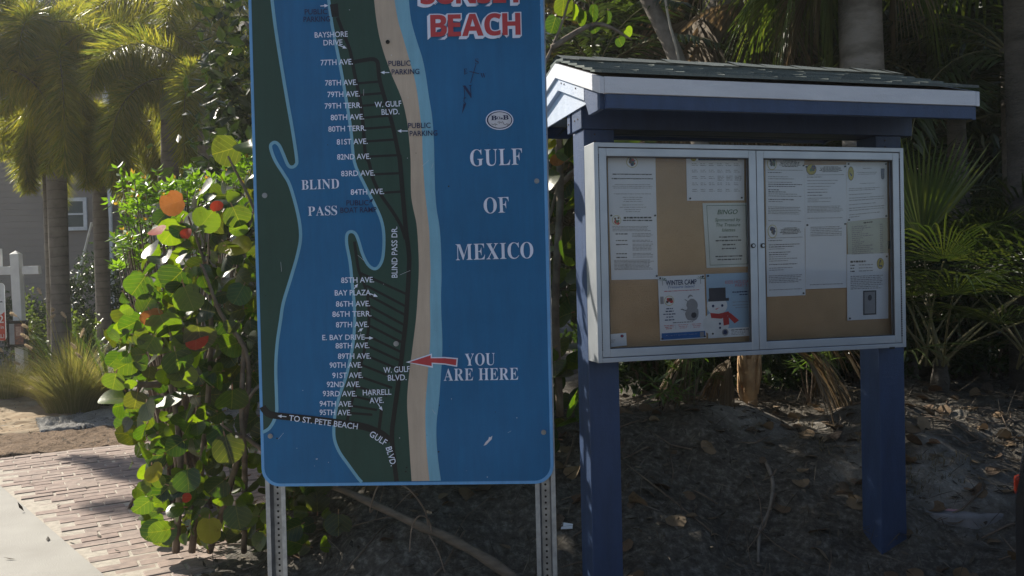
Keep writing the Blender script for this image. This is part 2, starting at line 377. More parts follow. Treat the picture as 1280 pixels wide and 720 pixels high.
# ------------------------------------------------------------------ lettering tools
GL = json.loads('''{"S":{"B":[418,[[[16,0],[16,17],[36,20],[52,25],[62,32],[69,44],[73,60],[75,82],[75,369],[74,386],[72,401],[69,412],[65,421],[59,428],[51,433],[41,436],[30,438],[15,439],[15,455],[220,455],[318,444],[377,409],[396,351],[384,302],[348,268],[287,247],[360,223],[404,185],[418,132],[413,93],[397,61],[371,35],[335,15],[291,4],[238,0]],[[182,252],[188,252],[220,254],[245,261],[263,272],[275,290],[282,314],[285,345],[283,373],[278,395],[269,412],[257,424],[239,431],[216,434],[203,433],[193,430],[188,425],[185,417],[183,406],[182,391]],[[222,24],[248,27],[268,35],[283,49],[293,69],[299,95],[301,128],[298,162],[290,188],[277,208],[258,221],[231,228],[197,231],[182,231],[182,65],[183,51],[186,41],[190,33],[198,28],[208,25]]]],"L":[427,[[[15,0],[15,17],[36,20],[52,24],[62,32],[69,43],[73,59],[75,81],[75,379],[73,399],[69,414],[62,425],[51,432],[36,436],[16,439],[16,455],[250,455],[250,439],[233,438],[219,436],[208,434],[199,430],[193,424],[188,416],[185,407],[183,394],[182,379],[182,83],[182,68],[183,56],[185,47],[188,40],[193,35],[200,31],[208,29],[220,28],[234,28],[264,29],[291,33],[315,40],[335,49],[354,63],[370,80],[384,100],[397,125],[409,154],[427,154],[402,0]]]],"I":[246,[[[13,0],[13,17],[34,21],[50,26],[61,32],[69,42],[74,56],[75,75],[75,387],[74,405],[70,419],[63,427],[52,433],[36,437],[13,439],[13,455],[244,455],[244,439],[223,437],[207,433],[196,427],[188,419],[184,405],[183,387],[183,77],[183,64],[185,53],[187,44],[192,37],[198,31],[206,26],[216,23],[230,20],[246,17],[246,0]]]],"N":[480,[[[403,-11],[107,350],[107,79],[108,57],[112,42],[119,31],[129,24],[145,20],[167,17],[167,0],[18,0],[18,17],[33,18],[45,20],[54,23],[61,27],[67,33],[71,41],[74,51],[75,64],[76,79],[76,388],[56,412],[43,427],[36,433],[31,435],[25,437],[18,439],[18,455],[156,455],[391,169],[391,377],[390,392],[389,404],[386,414],[382,421],[376,427],[369,431],[359,435],[346,437],[331,439],[331,455],[480,455],[480,439],[459,436],[443,432],[433,425],[427,414],[423,398],[422,377],[422,-11]]]],"D":[468,[[[20,0],[20,17],[39,19],[53,23],[63,30],[69,39],[73,54],[74,75],[74,374],[72,397],[68,415],[61,426],[50,433],[35,437],[15,439],[15,455],[222,455],[296,449],[357,429],[405,396],[440,351],[461,295],[468,228],[441,101],[362,25],[228,0]],[[222,24],[262,30],[295,47],[319,75],[337,115],[347,166],[351,229],[336,342],[294,410],[223,433],[208,432],[197,429],[190,423],[185,415],[183,402],[182,385],[182,72],[183,55],[185,42],[190,34],[197,29],[208,25]]]],"P":[409,[[[15,0],[15,17],[36,20],[52,24],[62,32],[69,43],[73,59],[75,81],[75,379],[73,398],[69,413],[62,424],[51,431],[36,436],[16,439],[16,455],[214,455],[265,454],[306,448],[336,440],[357,429],[375,415],[390,398],[400,378],[407,356],[409,332],[404,296],[390,266],[367,240],[334,221],[292,209],[242,206],[182,206],[182,81],[183,59],[187,43],[194,32],[205,24],[221,20],[242,17],[242,0]],[[182,230],[201,230],[231,232],[255,240],[272,253],[283,271],[290,297],[292,329],[290,361],[285,387],[275,406],[261,420],[241,428],[216,431],[204,430],[195,428],[189,424],[185,418],[183,409],[182,398]]]],"A":[443,[[[-9,0],[-9,18],[4,19],[14,24],[24,30],[32,41],[41,55],[49,75],[206,466],[224,465],[384,87],[394,65],[403,47],[411,34],[420,25],[430,20],[443,18],[443,0],[229,0],[229,18],[259,21],[277,30],[283,46],[282,54],[279,66],[273,81],[253,132],[103,132],[79,71],[77,67],[76,63],[76,59],[75,54],[75,51],[75,48],[80,32],[96,21],[124,18],[128,18],[128,0]],[[113,161],[242,161],[177,319]]]],"S":[359,[[[43,-11],[43,158],[62,158],[75,113],[91,77],[111,50],[136,30],[164,19],[197,15],[220,17],[241,24],[257,36],[269,51],[276,69],[279,89],[273,117],[255,140],[225,160],[163,191],[127,210],[99,231],[77,253],[62,276],[53,302],[50,332],[52,358],[57,381],[67,403],[80,421],[96,437],[115,449],[136,459],[160,464],[185,466],[199,466],[213,464],[229,461],[246,458],[264,453],[282,448],[286,447],[289,446],[291,446],[294,445],[297,445],[300,445],[310,447],[317,454],[320,466],[339,466],[339,319],[322,319],[315,343],[305,365],[293,385],[280,402],[265,417],[248,429],[231,438],[213,443],[194,445],[173,443],[155,437],[140,426],[128,413],[122,398],[120,380],[121,364],[127,349],[137,336],[151,325],[168,314],[189,303],[253,273],[279,260],[300,247],[317,233],[331,219],[342,204],[350,188],[355,171],[358,153],[359,133],[357,106],[350,80],[339,58],[323,38],[304,21],[281,8],[254,-2],[225,-8],[192,-10],[181,-10],[170,-9],[158,-8],[147,-6],[136,-3],[126,1],[115,4],[106,7],[98,9],[92,11],[88,12],[85,12],[78,12],[73,10],[69,7],[66,3],[64,-3],[61,-11]]]],"G":[500,[[[268,-10],[222,-7],[179,3],[141,19],[108,42],[80,70],[57,103],[41,141],[31,183],[28,229],[31,274],[41,315],[57,352],[80,385],[107,413],[139,435],[176,452],[215,462],[257,465],[293,463],[330,454],[369,441],[376,438],[382,436],[388,436],[395,437],[401,439],[406,443],[410,449],[415,456],[419,465],[437,465],[437,308],[420,308],[409,334],[397,357],[382,379],[366,397],[348,413],[329,426],[309,436],[288,441],[267,443],[200,419],[159,347],[146,228],[150,163],[161,110],[180,67],[206,37],[238,19],[275,13],[298,14],[316,19],[328,27],[336,39],[341,53],[343,71],[343,128],[341,146],[337,161],[329,170],[317,176],[299,180],[275,182],[275,198],[500,198],[500,182],[481,180],[466,177],[457,171],[451,161],[447,147],[446,128],[446,29],[387,7],[328,-6]]]],"U":[474,[[[248,-13],[192,-8],[147,6],[114,29],[91,61],[78,103],[73,155],[73,379],[72,398],[68,413],[61,424],[50,431],[35,436],[15,439],[15,455],[240,455],[240,439],[225,437],[213,435],[202,432],[195,428],[189,422],[185,415],[183,406],[181,394],[181,379],[181,140],[183,104],[191,74],[203,51],[221,35],[245,25],[275,22],[340,37],[379,83],[392,159],[392,378],[391,398],[387,413],[379,423],[368,431],[351,436],[328,439],[328,455],[474,455],[474,439],[456,435],[442,429],[433,421],[427,411],[424,396],[422,378],[422,181],[418,118],[403,69],[380,32],[346,7],[302,-8]]]],"F":[394,[[[15,0],[15,17],[36,20],[52,26],[62,34],[69,45],[73,62],[75,84],[75,375],[73,396],[69,412],[61,423],[50,430],[35,435],[14,439],[14,455],[394,455],[394,320],[377,320],[372,345],[365,367],[355,385],[343,400],[328,412],[310,420],[288,426],[261,430],[230,431],[218,431],[208,430],[200,429],[194,428],[189,425],[186,421],[184,416],[182,408],[182,398],[182,247],[190,247],[217,250],[239,257],[256,270],[269,289],[278,314],[284,347],[302,347],[302,118],[285,118],[279,154],[269,181],[257,200],[239,213],[217,221],[189,224],[182,224],[182,81],[183,66],[185,53],[188,43],[193,34],[200,28],[210,24],[222,20],[238,18],[257,17],[257,0]]]],"O":[498,[[[261,-11],[228,-9],[198,-3],[169,7],[142,21],[117,38],[94,58],[75,81],[58,106],[45,134],[35,163],[29,195],[28,228],[29,260],[35,292],[45,321],[58,349],[75,374],[95,397],[117,417],[143,434],[170,448],[200,458],[232,464],[265,466],[298,464],[328,458],[357,448],[384,435],[409,418],[431,399],[451,376],[467,351],[481,323],[490,293],[496,261],[498,228],[496,195],[490,163],[481,134],[467,106],[450,81],[430,58],[408,38],[383,21],[355,7],[325,-3],[294,-9]],[[265,12],[328,36],[367,108],[379,228],[376,293],[365,346],[348,389],[324,419],[294,437],[260,443],[196,419],[158,347],[145,228],[149,163],[159,109],[177,67],[201,37],[230,18]]]],"M":[617,[[[14,0],[14,17],[34,20],[50,24],[61,32],[69,43],[74,58],[75,79],[75,382],[75,396],[73,407],[71,416],[66,423],[61,428],[53,432],[43,435],[30,437],[15,439],[15,455],[185,455],[317,142],[449,455],[617,455],[617,439],[598,436],[583,430],[573,423],[566,412],[561,397],[560,378],[560,85],[561,68],[562,54],[565,43],[569,34],[574,28],[582,23],[591,20],[602,18],[617,17],[617,0],[396,0],[396,17],[410,19],[423,22],[433,25],[440,29],[446,36],[450,44],[453,54],[454,68],[455,83],[455,399],[288,0],[270,0],[105,389],[105,80],[107,57],[112,41],[120,30],[131,23],[148,19],[169,17],[169,0]]]],"E":[430,[[[14,0],[14,17],[35,18],[51,22],[62,30],[70,41],[74,57],[75,78],[75,369],[74,394],[69,413],[62,425],[51,433],[36,437],[16,439],[16,455],[399,455],[399,320],[383,320],[375,357],[361,386],[340,406],[312,420],[276,428],[232,430],[219,430],[208,429],[200,428],[194,426],[189,422],[186,417],[184,410],[183,400],[183,388],[183,246],[193,246],[221,248],[243,256],[259,269],[272,288],[281,313],[288,345],[304,345],[304,118],[287,118],[284,143],[280,164],[273,181],[264,195],[254,206],[241,213],[225,218],[207,221],[185,222],[183,222],[183,67],[184,53],[187,42],[192,35],[201,31],[213,28],[230,28],[261,29],[289,32],[313,39],[335,48],[354,60],[371,75],[386,94],[399,116],[411,143],[430,143],[402,0]]]],"X":[464,[[[11,0],[11,17],[40,23],[66,39],[90,66],[193,208],[78,386],[67,402],[57,415],[47,425],[38,433],[27,437],[16,439],[14,439],[14,455],[244,455],[244,439],[229,439],[207,436],[194,428],[190,415],[191,408],[195,399],[201,388],[265,289],[322,373],[331,389],[337,403],[339,414],[334,427],[319,435],[293,439],[293,455],[458,455],[458,439],[455,439],[436,437],[418,432],[403,423],[388,410],[372,394],[357,373],[281,265],[413,57],[421,45],[429,35],[436,28],[444,22],[452,19],[461,17],[464,17],[464,0],[238,0],[238,17],[243,17],[269,20],[285,28],[290,41],[288,51],[283,64],[275,79],[210,183],[138,81],[130,68],[126,56],[124,45],[130,30],[146,21],[174,17],[174,0]]]],"C":[447,[[[257,-11],[213,-7],[174,3],[137,20],[105,43],[78,71],[56,104],[39,142],[29,184],[26,228],[30,273],[39,314],[56,351],[79,384],[106,412],[139,435],[176,452],[216,462],[259,465],[292,463],[328,454],[367,440],[374,437],[381,436],[388,435],[402,439],[413,449],[419,465],[437,465],[437,308],[420,308],[403,347],[381,380],[356,407],[328,427],[298,439],[265,443],[198,419],[157,347],[144,226],[159,114],[203,46],[278,24],[305,26],[331,33],[358,45],[383,61],[407,81],[428,106],[447,89],[395,33],[332,0]]]],"Y":[439,[[[101,0],[101,17],[122,20],[138,24],[148,32],[155,43],[159,59],[161,81],[161,179],[46,387],[35,406],[24,421],[14,429],[10,432],[5,434],[1,435],[-4,436],[-9,437],[-13,438],[-13,455],[207,455],[207,438],[195,438],[184,437],[175,435],[167,432],[161,428],[157,423],[156,416],[157,409],[159,401],[164,392],[248,226],[333,366],[342,382],[347,396],[349,408],[343,424],[326,435],[298,438],[295,438],[295,455],[439,455],[439,438],[428,435],[418,431],[409,424],[400,416],[392,405],[383,392],[268,203],[268,81],[269,59],[273,43],[280,32],[291,24],[307,20],[328,17],[328,0]]]],"R":[480,[[[15,0],[15,17],[36,20],[52,24],[62,32],[69,43],[73,59],[75,81],[75,379],[73,398],[69,413],[62,424],[51,431],[36,436],[16,439],[16,455],[217,455],[278,452],[329,442],[367,426],[395,403],[412,372],[417,334],[406,285],[372,248],[315,224],[432,50],[439,40],[446,32],[452,26],[459,21],[468,18],[478,17],[480,17],[480,0],[338,0],[201,212],[182,212],[182,81],[183,59],[187,43],[194,32],[205,24],[221,20],[242,17],[242,0]],[[182,234],[203,234],[235,236],[261,245],[280,258],[293,278],[301,304],[304,336],[295,389],[268,421],[224,431],[209,430],[197,427],[190,422],[185,414],[183,402],[182,385]]]],"H":[507,[[[15,0],[15,17],[36,20],[52,24],[62,32],[69,43],[73,59],[75,81],[75,379],[73,398],[69,413],[62,424],[51,431],[36,436],[16,439],[16,455],[242,455],[242,439],[227,437],[214,435],[204,432],[197,428],[191,422],[187,415],[184,406],[183,394],[182,379],[182,251],[342,251],[342,379],[341,394],[340,406],[337,415],[334,422],[328,428],[320,432],[310,435],[298,437],[282,439],[282,455],[507,455],[507,439],[486,436],[471,431],[461,424],[454,414],[451,399],[449,379],[449,81],[451,60],[455,44],[461,33],[471,25],[487,20],[507,17],[507,0],[282,0],[282,17],[303,20],[318,24],[329,31],[336,41],[340,58],[342,81],[342,221],[182,221],[182,81],[183,59],[187,43],[194,32],[205,24],[221,20],[242,17],[242,0]]]],"W":[624,[[[171,-11],[32,393],[27,407],[21,419],[15,427],[8,433],[-2,437],[-15,439],[-15,455],[181,455],[181,439],[168,438],[157,435],[150,432],[145,427],[141,420],[140,410],[141,400],[144,387],[148,373],[223,153],[301,353],[286,399],[281,413],[274,423],[267,429],[258,434],[245,437],[229,439],[229,455],[439,455],[439,439],[413,436],[398,427],[393,412],[394,405],[396,397],[399,386],[474,166],[541,369],[545,384],[548,397],[549,406],[547,417],[544,425],[538,430],[529,434],[518,437],[503,439],[503,455],[624,455],[624,439],[612,435],[602,429],[594,421],[588,410],[581,396],[575,379],[446,-11],[428,-11],[316,309],[190,-11]]]]},"T":{"S":[343,[[[167,-7],[118,-4],[73,6],[31,22],[31,117],[54,107],[78,98],[102,90],[126,83],[150,79],[175,77],[197,79],[215,84],[228,92],[237,102],[242,114],[244,128],[241,145],[232,160],[217,172],[198,183],[175,195],[150,207],[139,212],[127,218],[114,225],[101,233],[89,243],[77,253],[66,265],[56,279],[48,293],[41,310],[38,329],[36,350],[41,390],[56,423],[80,450],[113,470],[152,482],[199,486],[223,485],[247,482],[270,478],[293,471],[317,463],[341,453],[308,373],[287,382],[267,389],[249,394],[232,398],[214,401],[195,402],[178,400],[163,396],[151,388],[143,378],[137,367],[136,353],[138,337],[146,324],[158,313],[176,302],[199,290],[226,277],[250,265],[271,253],[289,241],[305,227],[318,212],[329,196],[337,178],[342,157],[343,133],[338,93],[323,59],[297,31],[262,10],[219,-2]]]],"U":[451,[[[252,-7],[193,-1],[145,15],[107,42],[79,78],[63,121],[57,171],[57,480],[158,480],[158,186],[161,151],[169,123],[183,103],[201,89],[225,81],[255,79],[285,81],[309,90],[327,105],[339,126],[347,153],[349,187],[349,480],[451,480],[451,169],[448,137],[441,107],[429,80],[412,55],[390,34],[363,16],[331,4],[294,-4]]]],"N":[486,[[[60,0],[60,480],[189,480],[397,120],[399,120],[398,143],[397,165],[396,187],[395,209],[394,231],[394,253],[394,480],[486,480],[486,0],[357,0],[148,363],[145,363],[147,340],[148,317],[149,294],[150,271],[151,248],[151,226],[151,0]]]],"E":[336,[[[60,0],[60,480],[336,480],[336,396],[162,396],[162,291],[324,291],[324,208],[162,208],[162,84],[336,84],[336,0]]]],"T":[375,[[[144,0],[144,395],[13,395],[13,480],[375,480],[375,395],[245,395],[245,0]]]],"B":[416,[[[60,0],[60,480],[210,480],[268,477],[317,468],[355,453],[382,430],[398,399],[404,358],[401,332],[395,309],[384,289],[370,272],[352,261],[330,255],[330,251],[345,247],[360,242],[373,234],[385,225],[396,213],[404,199],[411,183],[414,162],[416,139],[410,99],[395,65],[369,37],[333,16],[291,4],[240,0]],[[162,289],[221,289],[247,291],[268,296],[282,304],[292,314],[298,328],[300,345],[297,361],[291,374],[279,384],[263,391],[242,395],[216,396],[162,396]],[[162,84],[228,84],[256,86],[277,92],[292,102],[302,115],[308,131],[310,149],[308,166],[302,180],[292,192],[276,202],[254,207],[225,209],[162,209]]]],"A":[463,[[[0,0],[169,482],[293,482],[463,0],[354,0],[319,114],[144,114],[109,0]],[[170,199],[295,199],[259,311],[257,319],[254,329],[251,340],[247,352],[244,363],[240,375],[237,387],[234,398],[232,407],[229,397],[226,386],[223,374],[219,361],[215,348],[212,336],[209,325],[206,317],[204,311]]]],"C":[404,[[[255,-7],[208,-3],[168,7],[133,24],[103,47],[80,76],[62,110],[49,149],[41,192],[39,239],[42,286],[51,328],[65,367],[85,402],[111,431],[141,455],[177,472],[218,483],[264,486],[288,485],[312,482],[335,477],[359,470],[382,462],[404,453],[371,370],[353,378],[335,386],[317,392],[299,397],[282,401],[264,402],[228,397],[198,382],[175,358],[157,325],[147,285],[144,238],[147,191],[156,152],[172,120],[195,97],[226,83],[264,78],[284,79],[303,81],[323,85],[343,90],[364,96],[386,103],[386,18],[365,10],[344,4],[324,-1],[302,-4],[279,-6]]]],"H":[453,[[[60,0],[60,480],[162,480],[162,291],[352,291],[352,480],[453,480],[453,0],[352,0],[352,207],[162,207],[162,0]]]]}}''')
_tm = {}
def area(p): return sum(p[i-1][0]*p[i][1]-p[i][0]*p[i-1][1] for i in range(len(p)))/2
def text_mesh(body, font='B', off=0.0, shear=0.0, gapw=.09):
    key = (body, font, off, shear)
    if key in _tm: return _tm[key]
    if font == 'B':
        c = bpy.data.curves.new('tmp', 'FONT'); c.body = body; c.size = 1; c.offset = off; c.shear = shear; c.resolution_u = 3
    else:
        c = bpy.data.curves.new('tmp', 'CURVE'); c.dimensions = '2D'; c.fill_mode = 'BOTH'; c.offset = off
        x = 0
        for ch in body:
            if ch == ' ': x += .22; continue
            wd, cs = GL[font][ch]; cs = sorted(cs, key=lambda q: -abs(area(q)))
            x0 = min(p[0] for p in cs[0])/1000
            for i, q in enumerate(cs):
                if (area(q) > 0) != (i == 0): q = q[::-1]
                s = c.splines.new('POLY'); s.points.add(len(q)-1); s.use_cyclic_u = True
                for k, p in enumerate(q): s.points[k].co = (x+p[0]/1000-x0+shear*p[1]/1000, p[1]/1000, 0, 1)
            x += (max(p[0] for p in cs[0])/1000-x0)+gapw*.45
    o = bpy.data.objects.new('tmp', c); C.objects.link(o)
    dg = bpy.context.evaluated_depsgraph_get(); dg.update()
    me = bpy.data.meshes.new_from_object(o.evaluated_get(dg))
    V = np.array([v.co[:] for v in me.vertices]).reshape(-1, 3); Fc = [tuple(p.vertices) for p in me.polygons]
    bpy.data.objects.remove(o); bpy.data.curves.remove(c); bpy.data.meshes.remove(me)
    _tm[key] = (V, Fc); return _tm[key]
def text_px(mb, body, x0, x1, yb0, yb1, h, conv, mat=0, font='B', off=0.0, shear=0.0, depth=0.0):
    """lettering whose baseline runs (x0,yb0)->(x1,yb1) and whose capitals are h high, laid on a flat printed face through conv"""
    V, Fc = text_mesh(body, font, off, shear); R, _ = text_mesh(body, font, 0, shear)
    if len(V) == 0: return
    lo, hi = R.min(0), R.max(0); capv, _ = text_mesh('H', font) if font != 'T' else text_mesh('H', 'T'); ch = capv[:, 1].max()
    s = (V[:, 0]-lo[0])/(hi[0]-lo[0]); t = V[:, 1]/ch
    dx, dy = x1-x0, yb1-yb0; L = math.hypot(dx, dy); nx_, ny_ = dy/L, -dx/L
    out = []
    for a, b in zip(s, t):
        u, z = conv(x0+dx*a+nx_*h*b, yb0+dy*a+ny_*h*b); out.append((u, -depth, z))
    mb.add(out, Fc, mat)
def poly_px(mb, P, conv, depth, mat=0):
    Q = [conv(*p) for p in P]; t = geometry.tessellate_polygon([[Vector((q[0], q[1], 0)) for q in Q]])
    mb.add([(q[0], -depth, q[1]) for q in Q], [tuple(k) for k in t], mat)
def ribbon_px(mb, P, wpx, conv, depth, mat=0, k=5, closed=False):
    P = catmull(P, k) if k > 1 else [np.array(p, float) for p in P]; V = []
    for i in range(len(P)):
        d = P[min(i+1, len(P)-1)]-P[max(i-1, 0)]; d = d/(np.hypot(*d)+1e-9); n = np.array([-d[1], d[0]])*wpx/2
        for s in (1, -1):
            u, z = conv(*(P[i]+n*s)); V.append((u, -depth, z))
    mb.add(V, [(2*i, 2*i+1, 2*i+3, 2*i+2) for i in range(len(P)-1)], mat)
def ell_px(mb, cx, cy, rx, ry, conv, depth, mat=0, seg=28):
    poly_px(mb, [(cx+rx*math.cos(2*math.pi*k/seg), cy+ry*math.sin(2*math.pi*k/seg)) for k in range(seg)], conv, depth, mat)

# ------------------------------------------------------------------ the beach map sign
def paint(name, c, v=.10, rough=.42):
    m, t, b, o = nodes(name); n1 = noise(t, 1.6, 8, rough=.65); n2 = noise(t, 9, 8, stretch=(3, 1, .35), rough=.7); n3 = noise(t, 160, 3)
    r1 = ramp(t, n1.outputs[0], [(.3, tuple(x*.86 for x in c)), (.7, tuple(min(1, x*1.10+.006) for x in c))]); r2 = ramp(t, n2.outputs[0], [(.35, (.9, .9, .9)), (.7, (1.1, 1.1, 1.1))]); mx = t.nodes.new('ShaderNodeMixRGB'); mx.blend_type = 'MULTIPLY'; mx.inputs[0].default_value = 1
    t.links.new(r1.outputs[0], mx.inputs[1]); t.links.new(r2.outputs[0], mx.inputs[2]); t.links.new(mx.outputs[0], b.inputs['Base Color'])
    rr = ramp(t, n2.outputs[0], [(.3, (rough-.08,)*3), (.7, (rough+.16,)*3)]); t.links.new(rr.outputs[0], b.inputs['Roughness']); bumpn(t, n3.outputs[0], b, .06); b.inputs['Specular IOR Level'].default_value = .22; return m
p_blue, p_lblue, p_green = paint('sign_blue', (.006, .110, .275)), paint('sign_pale_blue', (.16, .36, .50)), paint('sign_green', (.016, .052, .042))
p_sand, p_black, p_white, p_red, p_navy = paint('sign_sand', (.42, .345, .28)), paint('sign_black', (.008, .009, .010)), paint('sign_white', (.64, .70, .86)), paint('sign_red', (.42, .045, .055)), paint('sign_navy', (.012, .022, .075))
p_edge = paint('sign_border', (.12, .32, .62)); p_grey = paint('sign_grey', (.52, .53, .60))
galv = MAT('galvanised_steel', (.30, .315, .335), (.20, .21, .225), rough=.45, scale=25, metal=.75, bump=.15, bscale=120)
galv_l = MAT('galvanised_flange', (.38, .40, .425), (.26, .275, .295), rough=.5, scale=25, metal=.6, bump=.15, bscale=120)
hole_m = MAT('punched_hole', (.006, .006, .007), rough=.9)
W_, T_ = 1.219, 2.35                                        # panel width, height above its lower edge
def rrect(x0, x1, z0, z1, r, seg=7):
    P = []
    for cx, cz, a in ((x1-r, z0+r, -90), (x1-r, z1-r, 0), (x0+r, z1-r, 90), (x0+r, z0+r, 180)):
        for k in range(seg+1):
            t = math.radians(a+90*k/seg); P.append((cx+r*math.cos(t), cz+r*math.sin(t)))
    return P
def map_sign():
    S = thing('map_sign', 'tall blue beach map board with white street names on two punched steel posts', 'map sign', SO, SYAW)
    mb = MB(); mb.prism(rrect(0, W_, 0, T_, .075), 'y', 0, .014); panel = mb.build('panel', p_edge, S, bevel=.0015)
    mb = MB(); P = rrect(.013, W_-.013, .013, T_-.013, .066); mb.add([(p[0], -.0008, p[1]) for p in P], [tuple(range(len(P)))]); mb.build('water', p_blue, panel)
    D = .0008
    # land: west shore, island, with pale shallow-water outlines
    wb = catmull([(340, -2), (344.7, 36), (351.7, 80.5), (358.6, 122), (365.5, 161), (371, 198), (370, 206), (365, 209), (360, 206), (354, 192), (349, 181.5), (343.5, 178), (338.5, 182), (340.5, 192), (346, 204), (355, 218), (363, 233), (372.5, 267), (376, 294), (372.5, 317), (363, 350), (354.5, 378), (351, 400), (346.6, 430.5), (345, 461), (346, 500), (346, 515), (342.6, 526), (336.5, 535.5), (328.5, 540.3)], 4)
    land = MB(); top = [(340, -40), (340, -20)]
    ring = [(340, -420)]+[(340, -20)]+[tuple(p) for p in wb]
    zz = [sg(*p) for p in ring]
    lx = .0135
    L = [(lx, T_-.09)]+[(u, min(z, T_-.02)) for u, z in zz]
    L[-1] = (lx, L[-1][1])
    t = geometry.tessellate_polygon([[Vector((q[0], q[1], 0)) for q in L]]); land.add([(q[0], -2*D, q[1]) for q in L], [tuple(k) for k in t])
    ib_l = catmull([(410.8, -2), (415.5, 33), (424, 75), (432, 119), (439, 164), (443, 202), (454.4, 228), (468.3, 255.5), (476.7, 275), (480, 294.5), (479, 319.5), (474.5, 332), (468, 336), (460, 330.5), (453, 316.7), (449, 303), (444.7, 292.5), (439, 289.5), (434, 293), (433.6, 305.5), (437.8, 328), (440.5, 355.5), (442.8, 378), (443.4, 400), (441.3, 430.5), (433.7, 467), (424.5, 494.7), (419.3, 516), (417.5, 534), (418.4, 549.6), (424.5, 565), (435, 580), (447.4, 597), (452.5, 602.5)], 4)
    ib_r = catmull([(467.5, -2), (471, 28), (476.7, 55.5), (487.8, 89), (501.7, 122), (508.6, 150), (511.5, 175), (513.3, 200), (513.9, 241.7), (516.7, 261), (520.8, 280.6), (523, 311), (523.6, 339), (522, 372), (520, 400), (515, 440), (511.6, 467), (509, 500.8), (510.7, 537), (512.8, 574), (514.6, 601.3)], 4)
    sb_r = catmull([(492.8, -2), (497.5, 25), (503, 44), (511, 72), (518, 97), (522, 119), (525.5, 147), (527.8, 172), (528.6, 200), (531, 236), (534, 264), (536.7, 289), (537.5, 316.7), (538.3, 339), (537.5, 372), (538, 400), (537.6, 430.5), (534.2, 476), (532, 507), (532, 537), (534, 571), (537, 601)], 4)
    lb_r = catmull([(511, -2), (514, 25), (520.8, 50), (527.8, 72), (532, 92), (536, 119), (540.3, 147), (542.5, 178), (543, 200), (543.9, 236), (545.8, 261), (549.4, 283), (551.4, 311), (552, 344), (551.4, 372), (552, 400), (553, 424), (552.5, 449), (548.9, 500.8), (545.8, 528), (545.8, 552.7), (548, 577), (551.3, 600.8)], 4)
    poly_px(land, [(393, -100)]+[tuple(p) for p in ib_l]+[tuple(p) for p in ib_r[::-1]]+[(440, -100)], sg, 2*D)
    land.build('land', p_green, panel)
    sh = MB(); ribbon_px(sh, wb, 4.0, sg, 3*D, 0, 1); ribbon_px(sh, ib_l, 3.8, sg, 3*D, 0, 1)
    poly_px(sh, [tuple(p) for p in sb_r]+[tuple(p) for p in lb_r[::-1]]+[(490, -100), (472, -100)], sg, 2*D); sh.build('shallows', p_lblue, panel)
    sd = MB(); poly_px(sd, [tuple(p) for p in ib_r]+[tuple(p) for p in sb_r[::-1]]+[(472, -100), (440, -100)], sg, 2*D); sd.build('beach', p_sand, panel)
    # streets
    rd = MB(); q = 4*D
    left = [(422, 22), (429.4, 41.7), (437.8, 64), (443.3, 91.7), (447.5, 111), (451.7, 133), (454.4, 161), (457, 194), (461.4, 203), (467, 225), (476.7, 244), (490.6, 264), (501.7, 283), (507, 299)]
    east = [(499, 194), (500, 200), (503, 236), (506, 270), (508, 292), (510.6, 310), (511.7, 328), (509.7, 367), (507.5, 400), (504, 430.5), (499.3, 470), (493, 516), (490, 543.5), (493, 577), (496, 601.5)]
    ribbon_px(rd, left, 4.2, sg, q); ribbon_px(rd, [(442, 77.8), (455, 75.5), (466, 74.2), (471.5, 77), (473, 84), (475, 101), (480.8, 122), (490.6, 155.5), (497, 186), (499.5, 198)], 5, sg, q+D*.3)
    ribbon_px(rd, east, 5.6, sg, q+D*.6)
    poly_px(rd, [(412.5, 6), (422.5, 4.5), (424, 21), (415, 21.5)], sg, q)
    for a in (((447, 104.5), (476, 102)), ((449.5, 119), (480, 116.5)), ((452, 132.5), (483, 130)), ((454, 147.5), (488, 144.5)), ((456, 161), (491, 158.5)), ((457.5, 177), (495, 174.5)), ((459, 196), (499, 194)), ((468, 218), (502, 216.5)), ((480, 241), (503.5, 239.5))):
        ribbon_px(rd, a, 2.9, sg, q+D*.2, 0, 1)
    ribbon_px(rd, [(443.3, 302), (446, 322), (449, 339), (457, 360), (461, 380), (461, 408), (457, 432), (451, 457), (445, 482), (436, 518), (434, 527)], 3.6, sg, q)
    ly = [(450, 341), (458, 357), (460, 368.5), (461, 382), (461, 394), (460, 406), (458.5, 419), (457, 431), (455, 443), (452, 456), (448, 470), (446, 483), (442, 495), (438, 507), (436, 516)]
    for i, (x, y) in enumerate(ly):
        dyy = 27-1.05*i; xe = 509-(y-341)*.105; ribbon_px(rd, [(x, y), (xe-max(0, (i-9))*5, y+dyy-max(0, i-9)*2)], 2.9, sg, q+D*.2, 0, 1)
    ribbon_px(rd, [(477, 512), (474, 537)], 4, sg, q+D*.4, 0, 1)
    ribbon_px(rd, [(328.5, 508), (331, 512), (336, 517), (346.6, 519.5), (390, 524), (447, 531.5), (469, 538), (480, 544), (488, 551)], 8.5, sg, q+D*.9); rd.build('streets', p_black, panel)
    # street names
    q = 7*D
